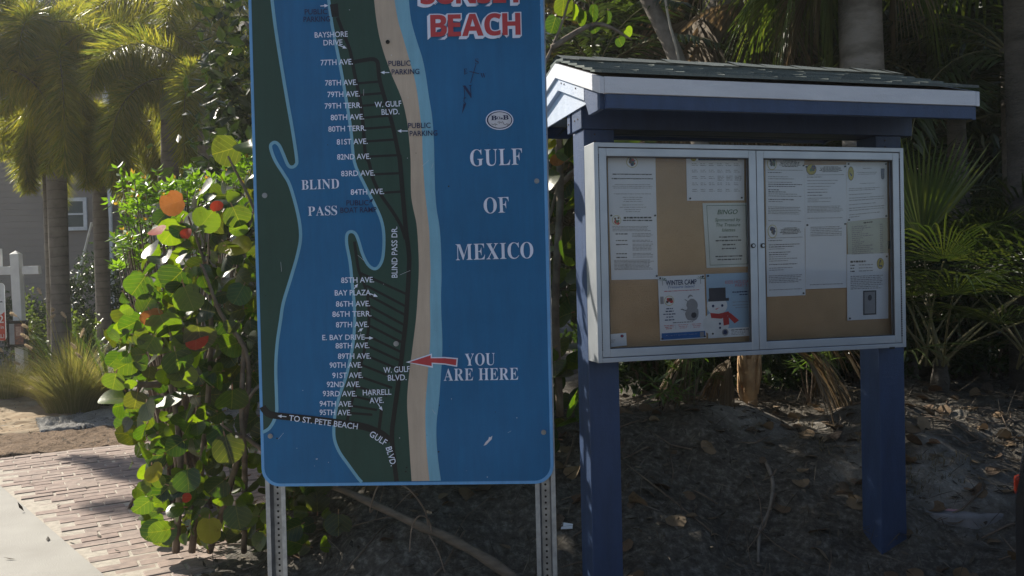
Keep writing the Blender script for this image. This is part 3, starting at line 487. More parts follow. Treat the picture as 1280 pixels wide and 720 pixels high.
    for s, x0, x1, y0, y1, h in (('BAYSHORE', 394, 435, 47.6, 46.2, 6.6), ('DRIVE', 405, 428.5, 57.2, 56.4, 6.6), ('77TH AVE.', 401.5, 441.5, 82.2, 80.8, 6.8), ('78TH AVE.', 407, 447, 107.4, 106.4, 6.6), ('79TH AVE.', 410, 450, 121.8, 120.8, 6.6), ('79TH TERR.', 406.5, 452.5, 136.2, 135, 6.6), ('80TH AVE.', 414, 455.5, 150.6, 149.4, 6.6), ('80TH TERR.', 411, 458, 165, 163.6, 6.6), ('81ST AVE.', 421.5, 460, 181, 180, 6.6), ('82ND AVE.', 422, 463.5, 199.8, 198.8, 6.6), ('83RD AVE.', 427, 469, 220.5, 219.5, 6.6), ('84TH AVE.', 439, 480.5, 243.6, 242.6, 6.6), ('85TH AVE.', 427, 468, 353.6, 352.8, 6.6), ('BAY PLAZA', 419, 463.5, 369.4, 368.8, 6.6), ('86TH AVE.', 420.5, 463, 383.2, 382.6, 6.6), ('86TH TERR.', 416, 464.5, 396, 395.2, 6.6), ('87TH AVE.', 420.5, 461, 409.2, 408.6, 6.6), ('E. BAY DRIVE', 403.5, 456, 425, 424.4, 6.4), ('88TH AVE.', 420, 462, 435.4, 434.8, 6.6), ('89TH AVE.', 423, 464, 448.4, 448, 6.6), ('90TH AVE.', 412.5, 453, 459.6, 459.2, 6.6), ('91ST AVE.', 416, 454, 472.4, 472, 6.6), ('92ND AVE.', 409, 450.5, 483.6, 483.4, 6.6), ('93RD AVE.', 404, 446, 495, 495.2, 6.6), ('94TH AVE.', 400, 441, 507.6, 508, 6.6), ('95TH AVE.', 400, 439.5, 518.4, 518.8, 6.6), ('W. GULF', 469, 502, 134.6, 133, 6.8), ('BLVD.', 477.5, 499.5, 143.8, 143, 6.8), ('W. GULF', 480, 512.5, 466, 464.4, 7), ('BLVD.', 485.5, 508.5, 475.6, 474.8, 7), ('HARRELL', 454, 489.5, 494, 493, 6.8), ('AVE.', 462.5, 480, 503.8, 503.2, 6.8), ('TO ST. PETE BEACH', 361.5, 447, 525.5, 536.4, 7), ('GULF', 461.5, 481, 544.4, 556.6, 7.6), ('BLVD.', 482.5, 489, 559.5, 582.5, 7.4), ('BLIND PASS DR.', 497, 496.8, 347, 283.5, 7)):
        lm_ = MB(); text_px(lm_, s, x0, x1, y0, y1, h, sg, 0, 'B', .008, 0, q); lm_.build('street_lettering', p_white, panel)
    def arrow(x0, y0, x1, y1, hd=5.0, w_=1.0, m=0):
        tx = MB(); d = np.array([x1-x0, y1-y0], float); L_ = np.hypot(*d); d /= L_; n = np.array([-d[1], d[0]]); b = np.array([x1, y1])-d*hd
        ribbon_px(tx, [(x0, y0), tuple(b)], w_, sg, q, 0, 1); poly_px(tx, [(x1, y1), tuple(b+n*hd*.42), tuple(b-n*hd*.42)], sg, q, 0); tx.build('pointer', p_navy if m else p_white, panel)
    for a in ((423, 56.5, 434, 61), (487, 91, 476, 91), (510, 164, 497, 164), (443, 361, 448, 354.5), (463, 367, 472.5, 370.8), (448, 414.5, 454.5, 410), (456, 422.4, 467, 422.4), (472.5, 504, 478.5, 513), (358.5, 520.6, 347.5, 519.6), (401, 8, 411, 7.4)): arrow(*a)
    for s, x0, x1, y0, y1, h in (('GULF', 588, 653, 208, 206, 20.5), ('OF', 605, 636.5, 267, 265.6, 19.5), ('MEXICO', 570, 667, 325.4, 322.6, 20), ('BLIND', 377.5, 424.5, 237.4, 235.6, 12), ('PASS', 385.5, 422, 270, 268.8, 11.5), ('YOU', 581.5, 619, 457, 456, 15), ('ARE HERE', 555, 648, 475.8, 474.4, 15)):
        pl = MB(); text_px(pl, s, x0, x1, y0, y1, h, sg, 0, 'S', -.003, 0, q); pl.build('place_lettering', p_white, panel)
    for s, x0, x1, y0, y1, h in (('PUBLIC', 381.5, 409.5, 18.6, 18, 6.4), ('PARKING', 380, 413, 28, 27.2, 6.4), ('PUBLIC', 433.5, 461, 257, 256.6, 6.4), ('BOAT RAMP', 426, 471, 266.2, 265.2, 6.4), ('PUBLIC', 486, 513.5, 83, 82.4, 6.4), ('PARKING', 490, 524.5, 93.6, 92.8, 6.4), ('PUBLIC', 510.5, 538.5, 160.6, 160, 6.4), ('PARKING', 512.5, 547, 170.4, 169.6, 6.4)):
        nv = MB(); text_px(nv, s, x0, x1, y0, y1, h, sg, 0, 'B', .010, 0, q); nv.build('dark_lettering', p_navy, panel)
    arrow(462, 253.5, 467, 248, m=1); nv = MB()
    ribbon_px(nv, [(595, 81), (588.4, 104)], .9, sg, q, 0, 1); ribbon_px(nv, [(587, 89.6), (599, 92.6)], .9, sg, q, 0, 1)
    text_px(nv, 'N', 579.5, 591, 123.4, 122.6, 16, sg, 0, 'S', 0, 0, q); text_px(nv, 'S', 594.3, 598.6, 80.5, 80.2, 6.5, sg, 0, 'S', 0, 0, q); text_px(nv, 'E', 580, 584.4, 92.6, 92.3, 6.2, sg, 0, 'S', 0, 0, q); text_px(nv, 'W', 601, 607.6, 98, 97.6, 6, sg, 0, 'S', 0, 0, q)
    ribbon_px(nv, [(581, 122), (580, 127), (582.4, 130), (580, 132)], .9, sg, q); poly_px(nv, [(577.5, 143), (579.6, 129.5), (582.8, 130.5)], sg, q)
    nv.build('compass', p_navy, panel)
    # red title with its white outline and drop
    tr = MB(); tw_ = MB()
    for s, x0, x1, y0, y1, h in (('SUNSET', 526.5, 655, 5.5, 3.2, 27), ('BEACH', 539, 650.5, 46.2, 43.6, 26.5)):
        for dx, dy in ((0, 0), (-1.2, 1.2), (-2.4, 2.4)):
            text_px(tw_, s, x0+dx, x1+dx, y0+dy, y1+dy, h, sg, 0, 'T', .034, 0, q+D*.3*(dx < 0)*0+D*(.2*abs(dx)))
        text_px(tr, s, x0, x1, y0, y1, h, sg, 0, 'T', .008, 0, q+2*D)
    tw_.build('title_outline', p_white, panel); tr.build('title_lettering', p_red, panel)
    ar = MB(); pts = [(507.6, 452.6), (540.2, 441.6), (540.2, 446.2), (556, 446.0), (572.6, 447.4), (571.6, 458.4), (556, 455.6), (541.2, 454.6), (541.4, 459.6)]
    poly_px(ar, pts, sg, q, 1); c0 = (541, 451.2)
    inn = [(511.5, 452.6), (538.6, 443.8), (538.6, 447.6), (556, 447.5), (571, 448.8), (570.2, 456.6), (556, 454.1), (539.8, 453.1), (539.9, 457.4)]
    poly_px(ar, inn, sg, q+D, 0); ar.build('arrow', [p_red, p_white], panel)
    em = MB(); ell_px(em, 624.5, 150.4, 17.3, 12.2, sg, q, 0); ell_px(em, 624.5, 150.4, 16, 10.9, sg, q+D, 1); ell_px(em, 624.8, 150.4, 14.4, 9.8, sg, q+2*D, 2)
    text_px(em, 'B', 614.2, 621, 150.6, 150.4, 5.4, sg, 1, 'S', .012, 0, q+3*D); text_px(em, 'B', 629, 635.8, 150, 149.8, 5.4, sg, 1, 'S', .012, 0, q+3*D); text_px(em, 'O', 621.2, 625.6, 149.8, 149.6, 3.6, sg, 1, 'S', .0, 0, q+3*D)
    for i in range(9):
        x = 614.5+i*2.5; yy = 152.6 + (2.6 if i in (0, 1, 2, 6, 7, 8) else 0)+(.9*(i % 2)); ribbon_px(em, [(x, yy), (x+1.8, yy+.9*((-1)**i)), (x+2.2, yy+1.8)], .55, sg, q+3*D, 3)
    poly_px(em, [(625.4, 149.6), (627.6, 147), (629, 149.4)], sg, q+3*D, 1)
    em.build('emblem', [p_white, p_navy, p_grey, p_black], panel)
    # bolts, scuffs
    for x, y, r, dk in ((485, 53, .0085, 1), (331.5, 244.5, .011, 0), (671, 226.5, .0105, 0), (495.5, 429.5, .011, 0), (338.5, 544.7, .0105, 0), (679.5, 540, .0105, 0)):
        u, z = sg(x, y); mb = MB(); mb.disc((u, -.0062, z), (0, -1, 0), r, 14, 0, .002); mb.disc((u, -.0082, z), (0, -1, 0), r*.45, 6, 0, .003)
        mb.build('bolt', hole_m if dk else galv, panel)
    sc = MB()
    poly_px(sc, [(604.5, 557), (607, 552.5), (610.5, 549), (611.5, 545.6), (613, 546.4), (615.6, 544.2), (614.6, 548.8), (611.8, 551.6), (608, 555.6)], sg, q); poly_px(sc, [(394.6, 573.4), (397.5, 572.4), (397, 574.2)], sg, q)
    Rr = random.Random(8)
    for _ in range(46): a = (Rr.uniform(330, 688), Rr.uniform(5, 600)); ell_px(sc, a[0], a[1], Rr.uniform(.25, .8), Rr.uniform(.25, .7), sg, q, Rr.choice((0, 1)), 6)
    for _ in range(12):
        x, y, an = Rr.uniform(335, 680), Rr.uniform(20, 595), Rr.uniform(0, 6.28); ln = Rr.uniform(4, 14); ribbon_px(sc, [(x, y), (x+ln*math.cos(an), y+ln*math.sin(an))], .3, sg, q, 0, 1)
    for a in ((346.8, 547.6), (548.6, 564.4), (507.5, 589), (561, 233), (508.6, 584)): ell_px(sc, a[0], a[1], 1.1, 1.0, sg, q, 1, 8)
    sc.build('scuff', [p_grey, p_black], panel)
    # posts
    for px in (343.5, 682.5):
        u, z = sg(px, 650); PO = thing_part('post', S, (u, .016, 0))
def thing_part(name, S, loc):
    prof = [(-.042, 0), (-.024, 0), (-.017, .030), (.017, .030), (.024, 0), (.042, 0)]
    th = .004; inner = [(x*(1.0), y+th) for x, y in prof]; z0, z1 = -.72, 2.3
    mb = MB()
    for i in range(5):
        a, b = prof[i], prof[i+1]; c_, d_ = inner[i], inner[i+1]
        mb.add([(a[0], a[1], z0), (b[0], b[1], z0), (b[0], b[1], z1), (a[0], a[1], z1), (c_[0], c_[1], z0), (d_[0], d_[1], z0), (d_[0], d_[1], z1), (c_[0], c_[1], z1)], [(0, 1, 2, 3), (5, 4, 7, 6), (0, 4, 5, 1), (3, 2, 6, 7), (0, 3, 7, 4), (1, 5, 6, 2)], 1 if i in (0, 4) else 0)
    z = -.70
    while z < .05: mb.disc((0, .0285, z), (0, -1, 0), .0048, 10, 2); z += .0254
    o = mb.build(name, [galv, galv_l, hole_m], S, loc=loc); return o
map_sign()
# ------------------------------------------------------------------ the roofed notice kiosk (local x along the front, y to the back)
def wood_paint(name, c, c2, rough=.55):
    m, t, b, o = nodes(name); n = noise(t, 6, 10, stretch=(3, 3, .7) if 'blue' in name else (.7, 3, 3), rough=.7); r = ramp(t, n.outputs[0], [(.3, c2), (.6, c)]); t.links.new(r.outputs[0], b.inputs['Base Color'])
    b.inputs['Roughness'].default_value = rough; g = noise(t, 9, 6, stretch=(1, 8, 8)); k = noise(t, 140, 4)
    ad = t.nodes.new('ShaderNodeMath'); ad.operation = 'ADD'; t.links.new(g.outputs[0], ad.inputs[0]); t.links.new(k.outputs[0], ad.inputs[1]); bumpn(t, ad.outputs[0], b, .25, .006); return m
k_blue = wood_paint('kiosk_blue', (.027, .056, .135), (.019, .040, .095)); k_white = wood_paint('kiosk_white', (.58, .59, .64), (.50, .51, .56)); k_gable = wood_paint('gable_pale_blue', (.44, .49, .59), (.37, .42, .52))
nail_m = MAT('nail_rust', (.05, .03, .02), rough=.8)
def shingle_mat():
    m, t, b, o = nodes('roof_shingle'); g_ = t.nodes.new('ShaderNodeNewGeometry')
    r = ramp(t, g_.outputs['Random Per Island'], [(0, (.085, .10, .097)), (.5, (.115, .135, .128)), (1, (.15, .17, .16))])
    n = noise(t, 240, 3); r2 = ramp(t, n.outputs[0], [(.35, (.75, .75, .75)), (.7, (1.2, 1.2, 1.18))]); mx = t.nodes.new('ShaderNodeMixRGB'); mx.blend_type = 'MULTIPLY'; mx.inputs[0].default_value = 1
    t.links.new(r.outputs[0], mx.inputs[1]); t.links.new(r2.outputs[0], mx.inputs[2]); t.links.new(mx.outputs[0], b.inputs['Base Color']); b.inputs['Roughness'].default_value = .95; bumpn(t, n.outputs[0], b, .8, .004); return m
UL, UR, DE, DR, DB = -.030, 1.712, -.206, .34, .886              # roof ends, front eave, ridge, back eave (local y)
ZE, ZR, ZB = 2.268, 2.452, 2.325
def kiosk():
    K = thing('notice_kiosk', 'blue two-post notice shelter with white fascia and green shingle roof', 'kiosk', KO, KYAW)
    for x in (.0, 1.455):
        zg = gz(*(KO+KA*x-KN*.19)[:2]) - .3
        mb = MB(); mb.box(x, x+.14, .12, .26, zg, 2.112); o = mb.build('post', k_blue, K, bevel=.004)
        mb = MB()
        for z in (2.06, 2.09): mb.disc((x+.05, .1195, z), (0, -1, 0), .004, 8, 0, .002)
        mb.build('nail', nail_m, o)
    mb = MB(); mb.box(-.010, 1.658, .119, .24, 2.114, 2.262); mb.box(-.008, 1.652, .272, .31, 2.118, 2.262); b = mb.build('beam', k_blue, K, bevel=.003)
    mb = MB()
    for y in (.16, .2, .29): mb.disc((-.0105 if y < .25 else -.0085, y, 2.16), (-1, 0, 0), .004, 8, 0, .002)
    mb.build('nail', nail_m, b)
    # roof deck + overlapping shingle courses
    th = .018
    def slope(y): return ZE+(ZR-ZE)*(y-DE)/(DR-DE) if y <= DR else ZR+(ZB-ZR)*(y-DR)/(DB-DR)
    mb = MB(); mb.prism([(DE, ZE-.012), (DR, ZR-.012), (DB, ZB-.012), (DB, ZB-.03), (DR, ZR-.03), (DE, ZE-.03)], 'x', UL+.002, UR-.002); deck = mb.build('roof', wood_paint('roof_deck', (.25, .2, .14), (.2, .15, .1)), K)
    mb = MB(); R = random.Random(3)
    for sgn, y0, z0, y1, z1, nc in ((1, DE, ZE, DR, ZR, 6), (-1, DB, ZB, DR, ZR, 6)):
        for c in range(nc):
            ya, yb = y0+(y1-y0)*(c/nc)-(.012 if c == 0 else 0)*sgn, y0+(y1-y0)*min(1, (c+1.25)/nc)
            za, zb = slope(y0+(y1-y0)*c/nc)+.010+c*.0008, slope(yb)+.005+c*.0008
            x = UL-.012-R.random()*.1
            while x < UR+.012:
                wd = R.choice((.14, .17, .2, .24)); xa, xb = max(x, UL-.012), min(x+wd-.0008, UR+.012); x += wd
                if xb-xa < .02: continue
                lift = R.random()*.0012+.005+(.004 if c == nc-1 else 0); t2 = .007
                mb.add([(xa, ya, za+lift), (xb, ya, za+lift*R.uniform(.4, 1)), (xb, yb, zb), (xa, yb, zb), (xa, ya, za-t2), (xb, ya, za-t2), (xb, yb, zb-t2), (xa, yb, zb-t2)], [(0, 1, 2, 3), (5, 4, 7, 6), (0, 4, 5, 1), (1, 5, 6, 2), (3, 2, 6, 7), (0, 3, 7, 4)])
    x = UL-.012
    while x < UR+.01:                                              # ridge caps
        xb = min(x+.2, UR+.012); l = R.random()*.008
        mb.add([(x, DR-.1, ZR-.015+l), (xb, DR-.1, ZR-.012), (xb, DR, ZR+.026), (x, DR, ZR+.028+l), (x, DR+.1, ZR+.002+l), (xb, DR+.1, ZR+.002)], [(0, 1, 2, 3), (3, 2, 5, 4)]); x += .17
    mb.build('shingles', shingle_mat(), deck)
    # fascia: white strip over blue board, front, back and up the rakes
    HF = .062; HB = .056
    def rake(mb, x0, x1, off0, off1, y0=DE, y1=DB, m=0):
        P = [(y0, slope(y0)-off0-.012), (DR, ZR-off0-.012), (y1, slope(y1)-off0-.012), (y1, slope(y1)-off1-.012), (DR, ZR-off1-.012), (y0, slope(y0)-off1-.012)]
        mb.prism(P[:2]+P[4:], 'x', x0, x1, m); mb.prism([P[1], P[2], P[3], P[4]], 'x', x0, x1, m)
    mb = MB(); mb.box(UL+.0, UR, DE-.006, DE+.014, ZE-HF-.012, ZE-.010); mb.box(UL, UR, DB-.014, DB+.006, ZB-HF-.012, ZB-.010)
    rake(mb, UL-.020, UL-.001, -.002, HF, DE-.006, DB+.006); rake(mb, UR+.001, UR+.02, -.002, HF, DE-.006, DB+.006); mb.build('fascia', k_white, K, bevel=.0015)
    mb = MB(); mb.box(UL+.012, UR-.012, DE+.003, DE+.03, ZE-HF-HB-.012, ZE-HF-.0125); mb.box(UL+.012, UR-.012, DB-.03, DB-.003, ZB-HF-HB-.012, ZB-HF-.0125); mb.prism([(DE+.0305, ZE-HF-HB-.012), (DE+.0305, slope(DE+.03)-HF-.0125), (-.001, slope(-.001)-HF-.0125), (-.001, slope(-.001)-HF-.066), (DE+.16, ZE-HF-HB-.012)], 'x', UL-.006, UL+.012); mb.build('eave_board', k_blue, K, bevel=.0015)
    mb = MB(); rake(mb, UL-.008, UL+.012, HF+.0015, HF+.056, .0, DB-.004); o = mb.build('rake_board', k_gable, K, bevel=.0015)
    mb = MB()
    for y in (.29, .25, .1): mb.disc((UL-.0085, y, slope(y)-HF-.03), (-1, 0, 0), .004, 8, 0, .002)
    mb.build('nail', nail_m, o)
    mb = MB(); rake(mb, UR-.012, UR+.008, HF+.0015, HF+.062, DE+.004, DB-.004); mb.build('rake_board', k_blue, K, bevel=.0015)
    mb = MB()
    mb.prism([(-.03, 2.20), (-.03, slope(-.03)-.126), (DR, slope(DR)-.115), (DB-.02, slope(DB)-.13), (DB-.02, 2.20)], 'x', UL+.0125, UL+.019); mb.build('gable_panel', k_gable, K); mb = MB(); mb.prism([(.02, 2.265), (DR, slope(DR)-.1), (.66, 2.265)], 'x', UR-.05, UR-.032)
    mb.build('gable_panel', k_gable, K)
    mb = MB(); mb.add([(UL+.013, DE+.031, ZE-.062), (UR-.013, DE+.031, ZE-.062), (UR-.013, .118, ZE-.030), (UL+.013, .118, ZE-.030)], [(0, 3, 2, 1)]); mb.build('soffit', k_blue, K)
kiosk()

# ------------------------------------------------------------------ aluminium display case hung on the kiosk posts
alu = MAT('brushed_aluminium', (.44, .465, .51), (.37, .395, .44), rough=.42, scale=6, metal=.55, bump=.05, bscale=200, stretch=(1, 1, 1))
alu_d = MAT('aluminium_groove', (.05, .05, .055), rough=.6); lock_m = MAT('lock_black', (.015, .015, .016), rough=.3)
cork_m = MAT('cork', (.55, .37, .215), (.40, .255, .14), rough=.9, scale=3, bump=.5, bscale=220, lo=.3, hi=.7)
glz = glass('case_glass')
X0, X1, Z0, Z1 = 0.0, 1.508, 1.123, 2.037
def frame(mb, x0, x1, z0, z1, w_, y0, y1, m=0):
    mb.box(x0, x0+w_, y0, y1, z0, z1, m); mb.box(x1-w_, x1, y0, y1, z0, z1, m); mb.box(x0+w_, x1-w_, y0, y1, z0, z0+w_, m); mb.box(x0+w_, x1-w_, y0, y1, z1-w_, z1, m)
def case():
    K = thing('display_case', 'silver two-door glazed notice case bolted to the blue kiosk posts', 'display case', KO, KYAW)
    mb = MB(); frame(mb, X0, X1, Z0, Z1, .019, 0, .118); mb.build('frame', alu, K, bevel=.0015)
    mb = MB(); mb.box(X0+.019, X1-.019, .06, .075, Z0+.019, Z1-.019); mb.build('cork_board', cork_m, K)
    mb = MB(); mb.box(X0+.002, X1-.002, .1, .117, Z0+.002, Z1-.002); mb.build('back_panel', alu, K)
    xm = (.7525)
    for a, b, lx, hx in ((X0+.0215, xm-.0015, xm-.024, X0+.0203), (xm+.0015, X1-.0215, xm+.024, X1-.0203)):
        mb = MB(); frame(mb, a, b, Z0+.0215, Z1-.0215, .034, .003, .03); d = mb.build('door', alu, K, bevel=.002)
        mb = MB(); frame(mb, a+.034, b-.034, Z0+.0555, Z1-.0555, .004, .006, .0175); mb.build('gasket', alu_d, d)
        mb = MB(); mb.box(a+.0345, b-.0345, .018, .022, Z0+.056, Z1-.056); mb.build('glass', glz, d)
        mb = MB(); zl = 1.60; mb.disc((lx, .003, zl), (0, -1, 0), .0105, 16, 0, .006); mb.disc((lx, -.003, zl), (0, -1, 0), .006, 12, 1, .002); mb.build('lock', [lock_m, alu], d)
        mb = MB(); z = Z0+.05
        while z < Z1-.05: mb.box(hx-.0016, hx+.0016, .0005, .006, z, z+.008); z += .0105
        mb.build('hinge', alu_d, d)
    mb = MB(); u, z = kg(1112, 306, -.055); mb.box(u-.008, u+.008, .05, .0598, z-.018, z+.018); mb.build('latch', lock_m, K)
    mb = MB(); u, z = kg(1115, 435, 0); mb.box(u-.014, u+.014, -.0015, -.0002, z-.005, z+.005); mb.build('maker_plate', lock_m, K)
case()

# ------------------------------------------------------------------ notices pinned to the cork
paper_m = MAT('paper', (.76, .78, .84), (.70, .72, .78), rough=.75, scale=4); paper_g = MAT('paper_greenish', (.52, .56, .50), rough=.8, scale=5); paper_b = MAT('paper_pale_blue', (.36, .50, .66), (.32, .46, .62), rough=.7, scale=3)
ink = MAT('ink', (.06, .06, .075), rough=.7); ink_l = MAT('ink_grey', (.32, .32, .35), rough=.7); i_blue = MAT('ink_blue', (.03, .14, .42), rough=.6); i_navy = MAT('ink_navy', (.02, .04, .14), rough=.6); i_red = MAT('ink_red', (.55, .05, .05), rough=.6); i_pink = MAT('ink_rose', (.60, .22, .25), rough=.6); i_gold = MAT('ink_gold', (.48, .40, .06), rough=.6); i_brown = MAT('ink_brown', (.13, .07, .05), rough=.6); i_green = MAT('ink_green', (.06, .14, .08), rough=.6); i_wht = MAT('ink_white', (.80, .82, .86), rough=.7)
INK = [ink, ink_l, i_blue, i_navy, i_red, i_pink, i_gold, i_brown, i_green, i_wht]; IK, IG, IB, IN_, IR, IP, IY, IW, IE, IX = range(10)
pin_m = MAT('pin_dark', (.02, .025, .05), rough=.35)
PD = -.0575
def paper(name, label, cat, corners, m, prints, pins=(), layer=0, seed=1, group=None):
    """corners: picture positions of tl, tr, br, bl on the cork plane; built as a slightly wavy sheet of paper at its real place and size"""
    c = [kg(*p, PD) for p in corners]; R = random.Random(seed)
    c0 = ((c[0][0]+c[2][0])/2, (c[0][1]+c[2][1])/2)
    def conv(s, t):                               # s right, t down, 0..1
        tl, tr, br, bl = c
        u = (tl[0]*(1-s)+tr[0]*s)*(1-t)+(bl[0]*(1-s)+br[0]*s)*t; z = (tl[1]*(1-s)+tr[1]*s)*(1-t)+(bl[1]*(1-s)+br[1]*s)*t
        return u-c0[0], z-c0[1]
    w0 = KO+KA*c0[0]-KN*(-PD-.0006*layer); w0.z = c0[1]
    n = 9; mb = MB(); V = []; ph = R.random()*6
    for back in (0, 1):
        for j in range(n):
            for i in range(n):
                u, z = conv(i/(n-1), j/(n-1)); cur = .0012*(math.sin(i*.9+ph)+math.sin(j*.8+ph*2))*((j/(n-1)))
                V.append((u, -.0014-abs(cur)*.5+(.0004 if back else 0), z))
    Fs = [(j*n+i, (j+1)*n+i, (j+1)*n+i+1, j*n+i+1) for j in range(n-1) for i in range(n-1)]
    Fb = [tuple(q+n*n for q in f[::-1]) for f in Fs]
    mb.add(V, Fs+Fb); o = mb.build(name, m, smooth=True, loc=w0); o.rotation_euler = (0, 0, KYAW); tag(o, label, cat, group)
    if prints:
        pr = MB(); prints(pr, conv, R); pr.build('printing', INK, o)
    if pins:
        pb = MB()
        for s, t in pins: u, z = conv(s, t); pb.disc((u, -.0028, z), (0, -1, 0), .0042, 10, 0, .004)
        pb.build('pin', pin_m, o)
    return o
LY = .0034
def bar(mb, conv, s0, s1, t0, t1, m=IK, d=LY):
    P = [conv(s0, t0), conv(s1, t0), conv(s1, t1), conv(s0, t1)]; mb.add([(p[0], -d, p[1]) for p in P], [(0, 3, 2, 1)], m)
def words(mb, conv, R, s0, s1, t, h=.011, m=IG, ragged=0):
    e = s1-R.random()*ragged*(s1-s0); x = s0
    while x < e-.01:
        wd = R.uniform(.02, .085); bar(mb, conv, x, min(x+wd, e), t, t+h*R.uniform(.75, 1), m); x += wd+.013
def para(mb, conv, R, s0, s1, t0, t1, dt=.022, h=.010, m=IG, ragged=.15):
    t = t0
    while t < t1: words(mb, conv, R, s0, s1, t, h, m, ragged); t += dt
def centered(mb, conv, R, c, rows, m=IG, h=.011):
    for t, wd in rows: words(mb, conv, R, c-wd/2, c+wd/2, t, h, m)
def blob(mb, conv, s, t, r, asp, m, d=LY, seg=18, wob=0, R=random):
    P = []
    for k in range(seg):
        a = 2*math.pi*k/seg; q = r*(1+wob*(R.random()-.5)); P.append(conv(s+q*math.cos(a), t+q*asp*math.sin(a)))
    mb.add([(p[0], -d, p[1]) for p in P], [tuple(range(seg))[::-1]], m)
def seal(mb, conv, R, s, t, r, asp=.77, ring=IY, core=(IN_, IW, IE, IR)):
    blob(mb, conv, s, t, r, asp, ring); blob(mb, conv, s, t, r*.9, asp, IX if ring == IY else IY, LY+.0002)
    for k in range(7): blob(mb, conv, s+R.uniform(-.45, .45)*r, t+R.uniform(-.5, .5)*r*asp, r*R.uniform(.2, .42), asp, R.choice(core), LY+.0004+k*.00005, 9, .5, R)
def word(mb, conv, body, s0, s1, t, h, m=IK, font='B', off=0, shear=0, d=LY):
    text_px(mb, body, s0, s1, t, t, h, conv, m, font, off, shear, d)
def T1(mb, cv, R):
    seal(mb, cv, R, .5, .10, .12, .80); centered(mb, cv, R, .5, [(.30, .82), (.375, .86)], IK, .02); centered(mb, cv, R, .5, [(.48, .74), (.51, .84), (.54, .8), (.64, .78), (.70, .42), (.735, .36), (.77, .4), (.83, .44), (.87, .56), (.91, .36), (.945, .3)])
def T2(mb, cv, R):
    seal(mb, cv, R, .15, .10, .095, .78); words(mb, cv, R, .3, .9, .05, .03, IK); words(mb, cv, R, .28, .9, .095, .02, IK); para(mb, cv, R, .06, .92, .19, .26)
    for t, n in ((.30, 3), (.40, 2), (.46, 5), (.60, 2), (.655, 1)): words(mb, cv, R, .12, .42, t, .016, IK, .3); para(mb, cv, R, .47, .92, t, t+n*.022)
    para(mb, cv, R, .07, .93, .70, .86, .02, .011)
def T3(mb, cv, R):
    bar(mb, cv, .2, .88, .02, .09, IN_); blob(mb, cv, .12, .05, .05, 1.2, IY); words(mb, cv, R, .38, .72, .04, .02, IX, 0)
    for i in range(6):
        for j in range(5):
            if i > 2 and j > 1 and j < 3: para(mb, cv, R, .08+i*.15, .2+i*.15, .14+j*.15, .25+j*.15, .03, .013)
            else: words(mb, cv, R, .09+i*.145, .17+i*.145, .16+j*.145, .014); words(mb, cv, R, .09+i*.145, .19+i*.145, .2+j*.145, .014)
def T4(mb, cv, R):
    for a in ((.075, .93, .035, .042), (.075, .93, .955, .962), (.075, .084, .035, .962), (.921, .93, .035, .962)): bar(mb, cv, a[0], a[1], a[2], a[3], IE)
    for s, a, b, t, h, o in (('BINGO', .30, .74, .175, .07, .012), ('Sponsored by', .24, .80, .285, .05, .006), ('The Treasure', .26, .79, .365, .05, .006), ('Islettes', .38, .68, .445, .05, .006)): word(mb, cv, s, a, b, t, h, IE, 'B', o, .28)
    centered(mb, cv, R, .52, [(.52, .42), (.575, .58), (.64, .28), (.70, .32)], IK, .02); centered(mb, cv, R, .52, [(.82, .62), (.87, .54)], IK, .02)
def T5(mb, cv, R):
    word(mb, cv, 'WINTER CAMP', .16, .82, .145, .075, IN_, 'B', .02); word(mb, cv, 'Treasure Island', .2, .78, .195, .04, IB, 'B', .0, .3); words(mb, cv, R, .12, .88, .23, .015, IP)
    for s in (.09, .91):
        q = 1 if s < .5 else -1
        for k in range(5): a = math.radians(200+k*35); P = [(s, .07), (s+.09*math.cos(a), .07+.05*math.sin(a)), (s+.10*math.cos(a+.25), .075+.05*math.sin(a+.25))]; pts = [cv(*p) for p in P]; mb.add([(p[0], -LY, p[1]) for p in pts], [(0, 1, 2)], IE)
        bar(mb, cv, s-.006, s+.006, .07, .145, IG)
    bar(mb, cv, .03, .1, .315, .43, IG); seal(mb, cv, R, .22, .385, .105, .74, IY, (IR, IW, IW, IR)); centered(mb, cv, R, .22, [(.50, .14), (.54, .17), (.585, .28), (.63, .15), (.675, .22)], IN_, .018)
    for s, t, r, m in ((.70, .60, .15, IG), (.71, .47, .12, IG), (.70, .40, .085, IX), (.68, .35, .06, IG), (.74, .63, .06, IK), (.66, .55, .035, IX), (.72, .45, .05, IX), (.69, .53, .03, IK), (.77, .55, .03, IX)): blob(mb, cv, s, t, r, .78, m, LY+.0003+.00005*t, 14, .18, R)
    for a in ((.46, .52, .60, .55), (.50, .50, .52, .55), (.55, .37, .63, .41)):
        P = [cv(a[0], a[1]), cv(a[2], a[3]), cv(a[2], a[3]+.012), cv(a[0], a[1]+.01)]; mb.add([(p[0], -LY, p[1]) for p in P], [(0, 3, 2, 1)], IK)
    words(mb, cv, R, .28, .72, .725, .012, IK)
    for s in (.2, .5, .8): centered(mb, cv, R, s, [(.765, .22), (.79, .18), (.815, .15)], IR if s < .3 else IP, .010)
    bar(mb, cv, .335, .338, .76, .83, IG); bar(mb, cv, .665, .668, .76, .83, IG); bar(mb, cv, .03, .975, .885, .985, IB); bar(mb, cv, .86, .95, .895, .975, IG, LY+.0004); words(mb, cv, R, .08, .8, .92, .012, IX, .0)
    for q in range(len(mb.v)): pass
